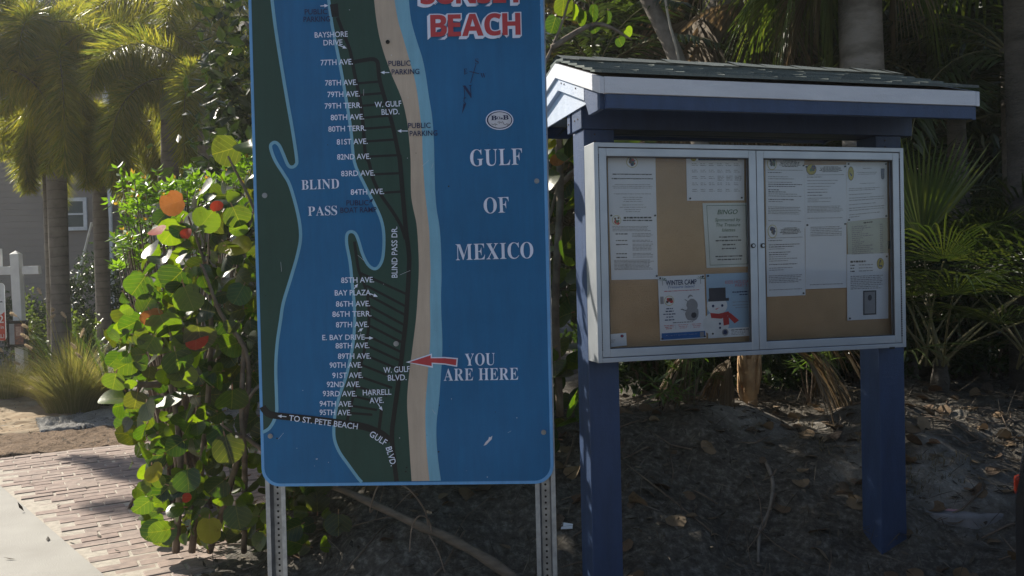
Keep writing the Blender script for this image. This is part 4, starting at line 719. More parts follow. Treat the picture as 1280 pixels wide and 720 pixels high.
def T6(mb, cv, R):
    word(mb, cv, 'KIDS HOLIDAY', .42, 1.0, .165, .05, IP, 'B', .004); word(mb, cv, 'PARTY', .64, .92, .22, .045, IP, 'B', .004); words(mb, cv, R, .57, .97, .29, .02, IN_); words(mb, cv, R, .73, .95, .335, .016, IN_); centered(mb, cv, R, .78, [(.45, .42), (.50, .42), (.54, .3)])
    bar(mb, cv, .0, .995, .86, 1.0, IX, LY-.0004)
    blob(mb, cv, .18, .78, .30, .62, IX, LY); bar(mb, cv, .0, .40, .78, .97, IX, LY+.00005); blob(mb, cv, .22, .50, .23, .62, IX, LY+.0001)
    bar(mb, cv, .05, .42, .22, .40, IK, LY+.0003); bar(mb, cv, .03, .49, .385, .43, IK, LY+.0004)
    for s, t, r in ((.13, .50, .028), (.335, .50, .028), (.27, .78, .024), (.27, .845, .024)): blob(mb, cv, s, t, r, .78, IN_, LY+.0005)
    P = [cv(.17, .55), cv(.28, .525), cv(.20, .56)]; mb.add([(p[0], -LY-.0006, p[1]) for p in P], [(0, 2, 1)], IR)
    for q in ([(.06, .605), (.25, .625), (.47, .595), (.50, .65), (.30, .705), (.08, .685)], [(.34, .67), (.47, .67), (.48, .80), (.35, .815)], [(.46, .60), (.54, .64), (.70, .745), (.60, .79), (.46, .68)]):
        pts = [cv(*p) for p in q]; mb.add([(p[0], -LY-.0007, p[1]) for p in pts], [tuple(range(len(q)))[::-1]], IR)
    blob(mb, cv, .38, .92, .075, .72, IG, LY+.0005); blob(mb, cv, .38, .92, .05, .72, IN_, LY+.0007, 12, .4, R); words(mb, cv, R, .52, .94, .885, .014, IK); para(mb, cv, R, .52, .85, .915, .97)
def T7(mb, cv, R):
    blob(mb, cv, .76, .22, .09, 1.3, IN_); blob(mb, cv, .76, .22, .05, 1.3, IR, LY+.0003); words(mb, cv, R, .08, .4, .45, .05, IG); words(mb, cv, R, .08, .3, .6, .05)
def letterhead(kind, n0=.15, n1=.9, sig=True):
    def f(mb, cv, R):
        seal(mb, cv, R, .16, .075, .12, .8, IW if kind else IY, (IN_, IW, IK, IE)); centered(mb, cv, R, .62, [(.03, .34), (.05, .5), (.07, .48), (.09, .54), (.11, .4)], IK, .012); words(mb, cv, R, .05, .95, .165, .010, IG); words(mb, cv, R, .05, .4, .2, .012, IK)
        R2 = R.random(); t = .26
        while t < n1-.25:
            words(mb, cv, R, .06, R.uniform(.35, .95), t, .012, R.choice((IG, IG, IK)), .2); t += R.choice((.03, .03, .05))
        para(mb, cv, R, .05, .93, n1-.2, n1-.1, .024, .012); words(mb, cv, R, .05, .9, n1, .011)
    return f
def T11(mb, cv, R): para(mb, cv, R, .12, .9, .06, .2, .026, .013); words(mb, cv, R, .1, .9, .93, .012)
def T12(mb, cv, R):
    seal(mb, cv, R, .1, .19, .075, 1.6, IW, (IN_, IY, IK)); bar(mb, cv, .84, .93, .11, .26, IN_); blob(mb, cv, .885, .26, .045, 1, IN_); centered(mb, cv, R, .5, [(.10, .2), (.17, .5), (.20, .46), (.36, .36)])
    for t, e in ((.44, .8), (.47, .7), (.54, .6), (.60, .92), (.64, .9), (.71, .7), (.77, .93), (.81, .9), (.88, .8), (.92, .3)): words(mb, cv, R, .05, e, t, .013)
def T13(mb, cv, R):
    words(mb, cv, R, .4, .62, .05, .04, IK)
    for k in range(15): words(mb, cv, R, .1, R.uniform(.3, .65), .14+k*.053, .03, IG); words(mb, cv, R, .8, .88, .14+k*.053, .03, IG)
def T14(mb, cv, R):
    words(mb, cv, R, .08, .45, .1, .03, IK, 0); seal(mb, cv, R, .80, .155, .085, 1.0, IW, (IN_, IY, IK))
    for k in range(3): words(mb, cv, R, .08, .18, .16+k*.045, .018, IK, 0); words(mb, cv, R, .28, .62, .16+k*.045, .016)
    para(mb, cv, R, .08, .88, .33, .52, .027, .014); bar(mb, cv, .38, .70, .56, .93, IK); bar(mb, cv, .41, .67, .58, .91, IG, LY+.0002); para(mb, cv, R, .44, .64, .75, .88, .03, .012, IK); blob(mb, cv, .54, .67, .05, .9, IK, LY+.0004)
C4 = ((.04, .03), (.96, .03), (.04, .97), (.96, .97))
gp = 'white letters pinned in the right half of the case'
paper('notice', 'white notice with yellow round seal, top left corner of the case', 'notice', ((759.5, 195), (819, 196), (820.5, 268), (761, 268.5)), paper_m, T1, (), 0, 1)
paper('notice', 'white notice in two columns of text under the sheet with the yellow seal', 'notice', ((761, 267), (820.5, 267), (822, 349), (764, 350)), paper_m, T2, ((.04, .03), (.96, .03), (.97, .95)), 1, 2)
paper('calendar_sheet', 'wide white schedule grid with dark blue heading bar above the bingo sheet', 'schedule', ((857.5, 195.5), (930, 196), (930, 250.5), (858.5, 251)), paper_m, T3, ((.05, .95), (.95, .94)), 0, 3)
paper('flyer', 'white bingo flyer with thin green border beside the door lock', 'flyer', ((878, 254), (936, 253.4), (938, 333), (883, 335)), MAT('paper_cream', (.66, .70, .70), rough=.8, scale=5), T4, (), 0, 4)
paper('flyer', 'winter camp flyer with grey snow figure and blue footer bar', 'flyer', ((822, 345.5), (880, 343), (882.5, 422.5), (825, 426)), paper_m, T5, C4, 2, 5)
paper('flyer', 'pale blue holiday party flyer with snowman in black hat and red scarf', 'flyer', ((882, 342.6), (938, 340.5), (940, 419.5), (885, 423)), paper_b, T6, ((.04, .03), (.10, .93)), 0, 6)
paper('business_card', 'small white card tucked in the lower left corner of the case', 'card', ((759.5, 418), (782.5, 416), (783.4, 431.8), (760.4, 434)), paper_m, T7, (), 0, 7)
paper('notice', 'white letter with brown seal, top left of the right-hand door', 'notice', ((956.5, 198), (1005, 198.4), (1006, 285), (957.5, 284)), paper_m, letterhead(0), ((.97, .1),), 0, 8, gp)
paper('notice', 'white letter with seal below another, lower left of the right-hand door', 'notice', ((957, 283), (1005.6, 281.4), (1006.4, 369), (958.5, 371)), paper_m, letterhead(0), ((.94, .97),), 1, 9, gp)
paper('notice', 'white letter with brown seal at the top middle of the right-hand door', 'notice', ((1005, 206.5), (1057.4, 206), (1058, 279), (1006, 280)), paper_m, letterhead(1), C4[:2], 2, 10, gp)
paper('notice', 'nearly blank white sheet with one short paragraph at its top', 'notice', ((1006, 279), (1057.4, 277.5), (1057.6, 359.6), (1006.4, 361.5)), paper_m, T11, C4[:2], 3, 11, gp)
paper('notice', 'white letter with badge and navy crest, top right of the case', 'notice', ((1057.4, 203), (1108, 203.2), (1108.6, 272), (1058, 277.5)), paper_m, T12, C4, 4, 12, gp)
paper('price_list', 'greenish list of short lines below the letter with the navy crest', 'list', ((1058.4, 277.5), (1108.4, 272.5), (1109.4, 320), (1059.4, 322.5)), paper_g, T13, (), 3, 13, gp)
paper('notice', 'white sheet with small badge and dark photograph, lowest on the right', 'notice', ((1057.6, 318), (1109.6, 316.4), (1109.4, 398), (1058.4, 400.5)), paper_m, T14, ((.95, .05), (.05, .97)), 5, 14, gp)
# ------------------------------------------------------------------ vegetation tools
bark_d = MAT('shade_tinted_palm_bark', (.10, .088, .075), (.05, .043, .036), rough=.95, scale=4, bump=1, bscale=30, bdist=.02, stretch=(1, 1, 3))  # palm bark darkened, heavy shade put into its colour
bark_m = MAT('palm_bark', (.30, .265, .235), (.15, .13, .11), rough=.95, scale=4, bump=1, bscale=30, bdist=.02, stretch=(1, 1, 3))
bark_b = MAT('grey_bark', (.23, .20, .17), (.13, .11, .095), rough=.9, scale=10, bump=.8, bscale=50, bdist=.01)
stem_m = MAT('woody_stem', (.20, .15, .11), (.10, .07, .05), rough=.85, scale=14, bump=.6, bscale=70)
def ring_bark(name, c, c2, freq=9):
    m, t, b, o = nodes(name); tc = t.nodes.new('ShaderNodeTexCoord'); s = t.nodes.new('ShaderNodeSeparateXYZ'); t.links.new(tc.outputs['Object'], s.inputs[0])
    n = noise(t, 3, 6); a = t.nodes.new('ShaderNodeMath'); a.operation = 'MULTIPLY_ADD'; t.links.new(s.outputs[2], a.inputs[0]); a.inputs[1].default_value = freq; t.links.new(n.outputs[0], a.inputs[2])
    f = t.nodes.new('ShaderNodeMath'); f.operation = 'FRACT'; t.links.new(a.outputs[0], f.inputs[0])
    r = ramp(t, f.outputs[0], [(0, c2), (.18, c), (1, c)]); n2 = noise(t, 8, 8); r2 = ramp(t, n2.outputs[0], [(.3, (.65, .65, .65)), (.7, (1.1, 1.1, 1.1))])
    mx = t.nodes.new('ShaderNodeMixRGB'); mx.blend_type = 'MULTIPLY'; mx.inputs[0].default_value = 1; t.links.new(r.outputs[0], mx.inputs[1]); t.links.new(r2.outputs[0], mx.inputs[2]); t.links.new(mx.outputs[0], b.inputs['Base Color'])
    b.inputs['Roughness'].default_value = .9; bumpn(t, f.outputs[0], b, .5, .015); return m
fox_bark = ring_bark('foxtail_bark', (.17, .15, .13), (.11, .097, .085), 8)
shaft_m = MAT('crownshaft_green', (.16, .20, .10), (.11, .13, .07), rough=.5, scale=4)
def unit(a): return a/(np.linalg.norm(a, axis=-1, keepdims=True)+1e-9)
def leaf_kites(mb, P, D, N, L, Wd, droop=0.0, mat=0):
    """pointed leaves: base, two shoulders, tip (a kite, bent once), all vectorised"""
    P, D, N = map(np.asarray, (P, D, N)); L = np.broadcast_to(L, len(P))[:, None]; Wd = np.broadcast_to(Wd, len(P))[:, None]
    D = unit(D); S = unit(np.cross(D, N)); Up = np.cross(S, D)
    g = np.array([0, 0, -1.0])
    mid = P + D*L*.45; tip = P + D*L + g*L*droop
    V = np.stack([P, mid+S*Wd/2-Up*Wd*.15, mid, mid-S*Wd/2-Up*Wd*.15, tip], 1)
    n = len(P); o = np.arange(n)[:, None]*5
    mb.add(V.reshape(-1, 3), np.concatenate([o+np.array([[0, 1, 4, 2]]), o+np.array([[0, 2, 4, 3]])]), mat)
def rand_unit(n, R=rng): return unit(R.normal(size=(n, 3)))
def round_leaf(mb, p, n, d, r, mat=0, cup=.12, seg=14):
    """sea-grape leaf: a broad, slightly folded disc with a notched base and a short petiole side"""
    n = np.asarray(n, float); n /= np.linalg.norm(n); d = np.asarray(d, float); d = d-n*d.dot(n); d /= np.linalg.norm(d)+1e-9; s = np.cross(d, n)
    V = [np.asarray(p, float)+d*r*.0]; uv = [(0, 0)]; wob = random.random()*6; wob2 = random.random()*6; ck = random.randrange(seg); chip = random.choice((0, 0, .12, .25)); curl = random.uniform(-.05, .28)
    rings = (.5, 1.0)
    for q in rings:
        for k in range(seg):
            a = 2*math.pi*k/seg; x, y = math.sin(a), math.cos(a)
            rad = q*(1 - (.22*math.exp(-((a-math.pi)/.35)**2)) )*(1+.035*math.sin(3*a+wob)+.05*math.sin(2*a+wob2)+ (-chip if k == ck and q == 1 else 0))
            X_, Y_ = x*rad*1.06, y*rad*.98
            z = cup*abs(X_)**1.5 + .07*math.sin(2*a+wob)*q*q - curl*q*q*max(0, y)**1.5
            V.append(np.asarray(p)+ (s*X_+d*Y_+n*z)*r); uv.append((X_, Y_))
    Fc = [(0, 1+k, 1+(k+1) % seg) for k in range(seg)]+[(1+k, 1+seg+k, 1+seg+(k+1) % seg, 1+(k+1) % seg) for k in range(seg)]
    mb.add(V, Fc, mat, uv)
    b = np.asarray(p)-d*r*.78
    return b, b-d*r*.35-n*r*.1
def frond(mb, rb, base, az, e0, L, droop, ll, n=46, around=0, w=.022, seed=0, twist=0.0, mat=0, lean=.6, dense=1):
    """feather frond: arching rachis with leaflets left and right, or all round it (foxtail)"""
    R = np.random.default_rng(seed); P = [np.array(base, float)]; az0 = az; st = L/n; T_ = []
    for i in range(n):
        t = i/n; e = e0-droop*t**1.15; a = az0+twist*t; d = np.array([math.cos(a)*math.cos(e), math.sin(a)*math.cos(e), math.sin(e)]); T_.append(d); P.append(P[-1]+d*st)
    rb.tube([tuple(p) for p in P[::3]], [max(.004, .016*L/2.2*(1-i/(n/3+1))) for i in range(len(P[::3]))], 5)
    Ps, Ds, Ns, Ls, Ws = [], [], [], [], []
    for i in range(int(n*.14), n):
        t = i/n; d = T_[i]; s = np.cross(d, [0, 0, 1.0]); s /= np.linalg.norm(s)+1e-9; u = np.cross(s, d)
        k = math.sin(math.pi*min(1, (t-.08)/.95))**.55; l0 = ll*max(.25, k)
        if around:
            for j in range(around):
                a = 2*math.pi*(j+R.random()*.8)/around; q = s*math.cos(a)+u*math.sin(a); dd = q*1.0+d*lean*(.7+.6*R.random())+np.array([0, 0, -.25])
                Ps.append(P[i]+d*st*R.random()); Ds.append(dd); Ns.append(d*.5+R.normal(size=3)*.4+np.array([0, 0, .6])); Ls.append(l0*R.uniform(.75, 1.1)); Ws.append(w*R.uniform(.8, 1.2))
        else:
            for q in (s, -s):
                for _ in range(dense):
                    dd = q*1.0+d*lean*(.8+.4*R.random())+np.array([0, 0, -.1])+R.normal(size=3)*.05
                    Ps.append(P[i]+d*st*R.random()); Ds.append(dd); Ns.append(u+R.normal(size=3)*.12); Ls.append(l0*R.uniform(.85, 1.1)); Ws.append(w*R.uniform(.8, 1.2))
    leaf_kites(mb, Ps, Ds, Ns, np.array(Ls), np.array(Ws), .14 if around else .25, mat)
def fan(mb, base, az, el, pet, R_, nseg=34, spread=1.9, droop=.45, seed=0, cup=.25, mat=0, pmat=1, w=.034, roll=0.0, pr=.009):
    """palmetto leaf: curved petiole and a fan of long split segments with hanging tips"""
    R = np.random.default_rng(seed); P = [np.array(base, float)]; e = el
    for i in range(6):
        d = np.array([math.cos(az)*math.cos(e), math.sin(az)*math.cos(e), math.sin(e)]); P.append(P[-1]+d*pet/6); e -= .10*droop*2
    mb.tube([tuple(p) for p in P], [pr*(1-.08*i) for i in range(7)], 5, pmat)
    hub = P[-1]; s = np.cross(d, [0, 0, 1.0]); s /= np.linalg.norm(s)+1e-9; n = np.cross(s, d)
    s2 = s*math.cos(roll)+n*math.sin(roll); n = np.cross(s2, d); s = s2
    V, Fc = [], []
    for k in range(nseg):
        a = -spread+2*spread*(k+.5)/nseg; q = d*math.cos(a)+s*math.sin(a); L = R_*(.72+.28*math.cos(a*.62))*R.uniform(.9, 1.06)
        side_ = -d*math.sin(a)+s*math.cos(a); b0 = len(V); dr = droop*R.uniform(.7, 1.4)
        for t, wd in ((.04, .25), (.38, .9), (.62, 1.0), (.84, .5), (1.0, .05)):
            p = hub+q*L*t+n*cup*L*abs(math.sin(a))*t*(1-.3*t)+np.array([0, 0, -1.0])*dr*L*max(0, t-.3)**1.7*1.5
            ww = w*R_*wd*(1.0); rid = n*ww*.35*(1 if k % 2 else -1)
            V += [p+side_*ww*.5, p+rid*.6, p-side_*ww*.5]
        for i in range(4):
            o = b0+3*i; Fc += [(o, o+1, o+4, o+3), (o+1, o+2, o+5, o+4)]
    mb.add(V, Fc, mat)
def tree_crown(mb, c, rad, n, size, R, squash=1.0, clusters=40, hang=0.0, seedless=False):
    cc = rand_unit(clusters, R)*np.array(rad)*(R.random((clusters, 1))**.45); cc[:, 2] *= squash
    k = R.integers(0, clusters, n); P = np.array(c)+cc[k]+R.normal(size=(n, 3))*np.array(rad)*.15
    D = rand_unit(n, R); D[:, 2] -= hang; N = rand_unit(n, R)*.7+np.array([0, 0, .8])
    leaf_kites(mb, P, D, N, size*R.uniform(.6, 1.3, n), size*.5*R.uniform(.7, 1.2, n), .1)
    return [tuple(np.array(c)+q) for q in cc[:6]]
def tree(name, label, base, top, r, crowns, n, size, mat, trunk_m, seed, group=None, hang=0.0):
    R = np.random.default_rng(seed); z = gz(base[0], base[1])-.1
    T = thing(name, label, 'tree', (base[0], base[1], z), 0, group); o = np.array([base[0], base[1], z])
    t = MB(); t.tube(catmull([(0, 0, 0), ((top[0]-base[0])*.4, (top[1]-base[1])*.5, (top[2]-z)*.5), (top[0]-base[0], top[1]-base[1], top[2]-z)], 5), np.linspace(r, r*.55, 11), 9)
    c = MB()
    for (cc, rad, fr) in crowns:
        at_pts = tree_crown(c, np.array(cc)-o, rad, int(n*fr), size, R, hang=hang)
        for q in at_pts[:4]: t.tube(catmull([(top[0]-base[0], top[1]-base[1], top[2]-z-.2), tuple((np.array(q)+np.array([top[0]-base[0], top[1]-base[1], top[2]-z]))/2+R.normal(size=3)*.12), q], 4), np.linspace(r*.4, .012, 9), 6)
    t.build('trunk', trunk_m, T, smooth=True); c.build('crown', mat, T); return T

# ------------------------------------------------------------------ foxtail palms on the left
fox_leaf = LEAF('foxtail_leaflet', [(.060, .085, .026), (.10, .112, .030), (.155, .142, .038), (.055, .075, .026)], (3.5, 3.3, 1.0), .58, .36)
fox_rach = MAT('foxtail_rachis', (.16, .14, .06), (.10, .09, .04), rough=.6)
def foxtail(label, px, py_top, Y, dia, fronds, seed, lean=0.0, group='foxtail palms in front of the grey house'):
    top = at(px, py_top, Y); bx, by = top.x+lean, Y; z = gz(bx, by)-.05
    K = thing('foxtail_palm', label, 'palm tree', (bx, by, z), 0, group)
    H = top.z-z; P = [(-0.0, 0, 0), (-lean*.3, 0, H*.3), (-lean*.65, 0, H*.62), (-lean, 0, H-.55)]
    rr = [dia*.62, dia*.50, dia*.53, dia*.40]
    mb = MB(); pp = catmull(P, 6); mb.tube(pp, np.interp(np.linspace(0, 3, len(pp)), range(4), rr), 14); mb.build('trunk', fox_bark, K, smooth=True)
    mb = MB(); mb.tube([(-lean, 0, H-.57), (-lean, 0, H-.35), (-lean, 0, H)], [dia*.40, dia*.48, dia*.22], 12); mb.build('crownshaft', shaft_m, K, smooth=True)
    for i, (az, e0, L, droop, ll, ar) in enumerate(fronds):
        f = MB(); rb = MB(); frond(f, rb, (-lean, 0, H-.05), math.radians(az), math.radians(e0), L, math.radians(droop), ll, 84, ar+6, .015, seed*50+i)
        o = f.build('frond', fox_leaf, K); rb.build('rachis', fox_rach, o, smooth=True)
Rf = random.Random(5)
def crown_set(n, Lr=(1.9, 2.4), seed=0, lo=5, hi=78, ar=8, ll=.34):
    R = random.Random(seed); return [(360*i/n+R.uniform(-14, 14), R.uniform(lo, hi), R.uniform(*Lr), R.uniform(95, 135), ll*R.uniform(.9, 1.1), ar) for i in range(n)]
def drooping(n, seed, L=(2.4, 3.0), lo=10, hi=70, skip=None):
    R = random.Random(seed); out = []
    for i in range(n):
        a = 360*i/n+R.uniform(-13, 13)
        if skip and skip[0] < a % 360 < skip[1]: continue
        out.append((a, R.uniform(lo, hi), R.uniform(*L), R.uniform(105, 150), R.uniform(.36, .44), 8))
    return out
foxtail('foxtail palm with plump ringed trunk nearest the tall map board, second from it', 209, 100, 11.6, .24, [(184, 56, 3.1, 118, .42, 10), (197, 30, 3.2, 100, .42, 10), (176, 40, 2.8, 105, .42, 9), (205, 74, 1.7, 150, .40, 10), (150, 70, 2.6, 120, .40, 8), (105, 55, 2.5, 120, .38, 8), (45, 60, 2.6, 115, .38, 8), (5, 48, 2.7, 110, .38, 8), (330, 40, 2.0, 125, .38, 8), (20, 20, 2.4, 100, .38, 8), (350, 75, 2.4, 110, .38, 8)], 1)
foxtail('foxtail palm with dark drooping fronds seen over the yard sign, trunk rim lit white', 66, 75, 11.2, .235, drooping(13, 11)+[(262, 30, 2.0, 125, .42, 9), (225, 45, 2.6, 130, .42, 9), (285, 50, 2.0, 140, .42, 9)], 2)
foxtail('slender foxtail palm close behind the left edge of the thicker rim-lit trunk', 51, 40, 12.6, .085, drooping(11, 12, (2.2, 2.8)), 3)
foxtail('foxtail palm with low crown of dark hanging fronds behind the white trellis', 122, 150, 13.4, .22, drooping(13, 13, (1.7, 2.2), -5, 60), 4)
foxtail('foxtail palm with dark trunk close to the left edge of the map board', 256, 110, 10.9, .25, drooping(14, 14, (2.0, 2.6), 10, 70, (130, 230)), 5)
foxtail('foxtail palm at the left picture edge, only its arching fronds in view', -45, 95, 10.8, .24, [q for q in drooping(13, 17, (2.2, 2.8), 0, 70) if q[0] % 360 < 75 or q[0] % 360 > 225], 8)
foxtail('foxtail palm farthest right of the group, mostly hidden by the map board', 305, 60, 12.5, .25, drooping(12, 16, (2.3, 2.8), 0, 70), 7)

# ------------------------------------------------------------------ sea grape behind and left of the map board
sg_leaf = LEAF('sea_grape_leaf', [(.014, .028, .012), (.022, .044, .014), (.034, .062, .016), (.04, .04, .018), (.05, .08, .016), (.085, .115, .016)], (3.4, 3.8, .5), .46, .36, vein=(.20, .17, .06))
sg_or = LEAF('sea_grape_leaf_orange', [(.36, .12, .03), (.40, .17, .05), (.32, .08, .03)], (1.3, 1.1, .8), .38, .55, vein=(.45, .22, .10), spec=.15)
sg_red = LEAF('sea_grape_leaf_red', [(.35, .035, .02), (.42, .06, .025)], (1.5, 1.1, .8), .38, .55, vein=(.4, .18, .1), spec=.15)
sg_ye = LEAF('sea_grape_leaf_yellow', [(.28, .24, .03), (.22, .22, .03)], (2.0, 2.0, .9), .5, .34, vein=(.30, .20, .08), spec=.15)
def in_poly(x, y, poly):
    c = False; j = len(poly)-1
    for i in range(len(poly)):
        if (poly[i][1] > y) != (poly[j][1] > y) and x < (poly[j][0]-poly[i][0])*(y-poly[i][1])/(poly[j][1]-poly[i][1])+poly[i][0]: c = not c
        j = i
    return c
def sea_grape():
    B = Vector((-1.35, 4.75, 0)); Sg = thing('sea_grape_bush', 'big round-leaved sea grape bush crowding the left edge of the map board', 'bush', B)
    R = random.Random(21); lf = MB(); pt = MB(); st = MB()
    def put(mb, p, n, d, r, mat=0, cup=.12):
        b, e = round_leaf(mb, np.array(p)-np.array(B), n, d, r, mat, cup); pt.tube([tuple(b), tuple(e)], [.0035, .003], 5, cap=False)
    poly = [(322, 175), (285, 205), (262, 225), (240, 240), (205, 262), (188, 300), (168, 340), (146, 388), (136, 440), (134, 492), (155, 522), (163, 560), (168, 600), (176, 640), (188, 676), (215, 684), (255, 676), (300, 690), (345, 690), (400, 690), (430, 650), (420, 600), (420, 150), (360, 150)]
    k = 0
    while k < 740:
        px, py = R.uniform(130, 430), R.uniform(170, 692)
        if not in_poly(px, py, poly): continue
        Yd = R.uniform(3.95, 4.85)+max(0, (330-py))*.0012; p = at(px, py, Yd)
        if p.z < gz(p.x, p.y)+.04: continue
        side_ = (px-250)/170
        n = np.array([-.35+side_*.2+R.gauss(0, .6), -.6+R.gauss(0, .5), .35+R.gauss(0, .5)])
        d = np.array([R.gauss(-.3, .6), R.gauss(-.2, .5), R.gauss(-.3, .6)])
        if px < 230 and R.random() < .36: n = np.array([.35+R.gauss(0, .25), -.8, -.3+R.gauss(0, .25)])
        put(lf, p, n, d, R.choice((R.uniform(.03, .05), R.uniform(.048, .072))), 0, R.choice((R.uniform(.05, .4), R.uniform(-.5, .9)))); k += 1
    # the part of the bush behind the board and up to the shelter
    for _ in range(520):
        x, y = R.uniform(-1.25, .42), R.uniform(4.1, 5.5); z = R.uniform(.55, 2.55-.35*abs(x+.3)); 
        n = np.array([R.gauss(-.3, .6), R.gauss(-.3, .6), R.gauss(.5, .5)]); d = rand_unit(1)[0]; put(lf, (x, y, z), n, d, R.uniform(.05, .085))
    # leaves one can pick out: picture position, distance, radius in pixels, facing, tip direction, colour
    for px, py, Yd, rp, n, d, kind in ((283, 188, 4.2, 19, (-.1, -.85, .45), (-1, .1, -.2), 'g'), (174, 356, 4.05, 18, (-.2, -1, .1), (-.6, 0, -.8), 'g'), (143, 476, 4.0, 14, (-.2, -1, .15), (-.3, 0, -1), 'g'), (170, 500, 4.1, 15, (-.4, -.9, .1), (-.2, 0, -1), 'g'), (205, 405, 4.0, 20, (-.3, -.85, .2), (.2, 0, -1), 'g'), (218, 348, 4.0, 20, (-.4, -.8, .4), (-.6, 0, -.6), 'g'), (165, 405, 4.1, 17, (-.5, -.7, .5), (-.9, 0, -.3), 'g'), (158, 455, 4.2, 16, (-.3, -.9, .3), (-.8, 0, -.3), 'g'), (187, 430, 4.0, 16, (-.2, -.9, .3), (-.5, 0, -.8), 'g'), (236, 372, 3.95, 19, (.1, -.9, .3), (.3, 0, -1), 'g'), (250, 420, 3.95, 20, (.2, -.9, .2), (.1, 0, -1), 'g'), (215, 290, 4.1, 18, (-.2, -.7, .6), (-.5, 0, -.5), 'g'), (222, 452, 3.95, 18, (-.2, -.9, .2), (.2, 0, -1), 'g'), (296, 270, 4.0, 16, (-.4, -.85, .3), (.4, 0, -.9), 'g'), (178, 632, 3.95, 14, (-.4, -.8, .4), (-.7, 0, -.4), 'g'), (235, 600, 3.9, 17, (-.1, -.9, .3), (.2, 0, -1), 'g'), (285, 560, 3.9, 20, (.1, -.9, .3), (.3, 0, -1), 'g'), (290, 500, 3.95, 19, (.1, -.9, .2), (0, 0, -1), 'g'), (262, 662, 3.9, 17, (-.1, -.95, .2), (.1, 0, -1), 'y'), (297, 645, 3.9, 17, (.1, -.95, .2), (.2, 0, -1), 'g'), (299, 309, 4.0, 17, (-.2, -.7, .7), (1, 0, .1), 'y'), (192, 590, 4.0, 13, (-.3, -.8, .4), (.5, 0, -.8), 'y'), (230, 470, 4.0, 16, (.1, -.9, .3), (.5, 0, -.7), 'g'), (423, 655, 4.0, 16, (0, -1, .1), (0, 0, -1), 'g'), (600, 640, 4.6, 18, (0, -.9, .3), (.3, 0, -1), 'g'), (480, 625, 4.5, 19, (0, -.9, .3), (.3, 0, -1), 'g')):
        if px < 300 and kind == 'g' and (py < 520 or px < 190): n = (.3+.15*math.sin(px), -.85, -.32+.12*math.cos(py))
        r = rp/F*Yd; p = at(px, py, Yd)
        if kind == 'g': put(lf, p, n, d, r)
        else:
            m = MB(); put(m, p, n, d, r); tag(m.build('leaf', sg_ye, Sg, smooth=True), 'yellowing round leaf')
    for px, py, Yd, rp, n, d, kind, lab in ((216, 254, 4.05, 16, (.25, -.80, .12), (-.9, 0, -.35), 'o', 'large orange leaf'), (197, 289, 4.0, 12, (-.1, -.5, .8), (-1, 0, -.2), 'r', 'red leaf at the bush top'), (271, 258, 4.05, 8, (-.1, -.95, .2), (0, 0, 1), 'r', 'small orange-red leaf'), (233, 292, 4.0, 8, (-.3, -.9, .2), (.2, 0, 1), 'r', 'small red leaf'), (190, 396, 4.0, 13, (.2, -.85, .4), (.3, 0, -.8), 'o', 'rusty leaf'), (245, 424, 3.95, 14, (.1, -.95, .2), (0, 0, -1), 'r', 'dark red leaf'), (233, 622, 3.95, 6, (0, -.9, .3), (1, 0, 0), 'r', None), (697, 199, 4.5, 9, (-.2, -.95, .2), (.2, 0, -1), 'o', 'orange leaf between board and shelter'), (688, 180, 4.4, 8, (-.2, -.9, .3), (-.4, 0, .6), 'y', None), (694, 176, 4.6, 9, (-.3, -.8, .3), (.4, 0, .6), 'y', None)):
        m = MB(); put(m, at(px, py, Yd), n, d, rp/F*Yd); o = m.build('leaf', dict(o=sg_or, r=sg_red, y=sg_ye)[kind], Sg, smooth=True)
        if lab: tag(o, lab)
    # sprays above and behind the shelter roof
    for px, py, rp, n, d in ((704, 7, 13, (.3, -.9, -.3), (0, 0, -1)), (718, 14, 11, (.9, -.4, -.1), (.1, 0, -1)), (727, 22, 11, (.8, -.5, -.2), (-.2, 0, -1)), (741, 16, 12, (.8, -.6, -.2), (.3, 0, -1)), (743, 35, 7, (.3, -.9, -.3), (.4, 0, -.8)), (760, 21, 9, (.8, -.5, -.1), (.1, 0, -1)), (785, 40, 7, (.4, -.8, -.3), (.8, 0, -.5)), (775, 52, 7, (.4, -.8, -.3), (.6, 0, -.8)), (692, 30, 12, (.3, -.9, -.2), (-.3, 0, -1)), (790, 172, 12, (0, -.8, .5), (.9, 0, .1)), (775, 172, 11, (-.2, -.8, .5), (-.6, 0, .2)), (812, 174, 9, (0, -.8, .5), (.9, 0, .1)), (690, 190, 11, (-.2, -.9, .4), (0, 0, -1)), (700, 230, 12, (0, -.9, .3), (.2, 0, -1)), (690, 260, 12, (0, -.9, .3), (.2, 0, -1)), (712, 190, 11, (-.3, -.9, .4), (.2, 0, -1)), (704, 300, 13, (0, -.9, .3), (.2, 0, -1)), (694, 345, 13, (0, -.9, .3), (.2, 0, -1)), (712, 380, 13, (.1, -.9, .3), (.2, 0, -1))):
        put(lf, at(px, py, 4.75), n, d, rp/F*4.75)
    lf.build('foliage', sg_leaf, Sg, smooth=True); pt.build('leaf_stalks', MAT('leaf_stalk', (.22, .16, .06), (.25, .10, .05), rough=.5), Sg)
    def stem(pts, r0, r1, k=5):
        P = [at(*q)-B for q in pts]; pp = catmull(P, k); st.tube(pp, np.linspace(r0, r1, len(pp)), 7)
    stem([(262, 690, 4.4), (300, 560, 4.2), (310, 450, 4.1), (276, 392, 4.05), (258, 345, 4.0), (252, 330, 4.0)], .018, .005)
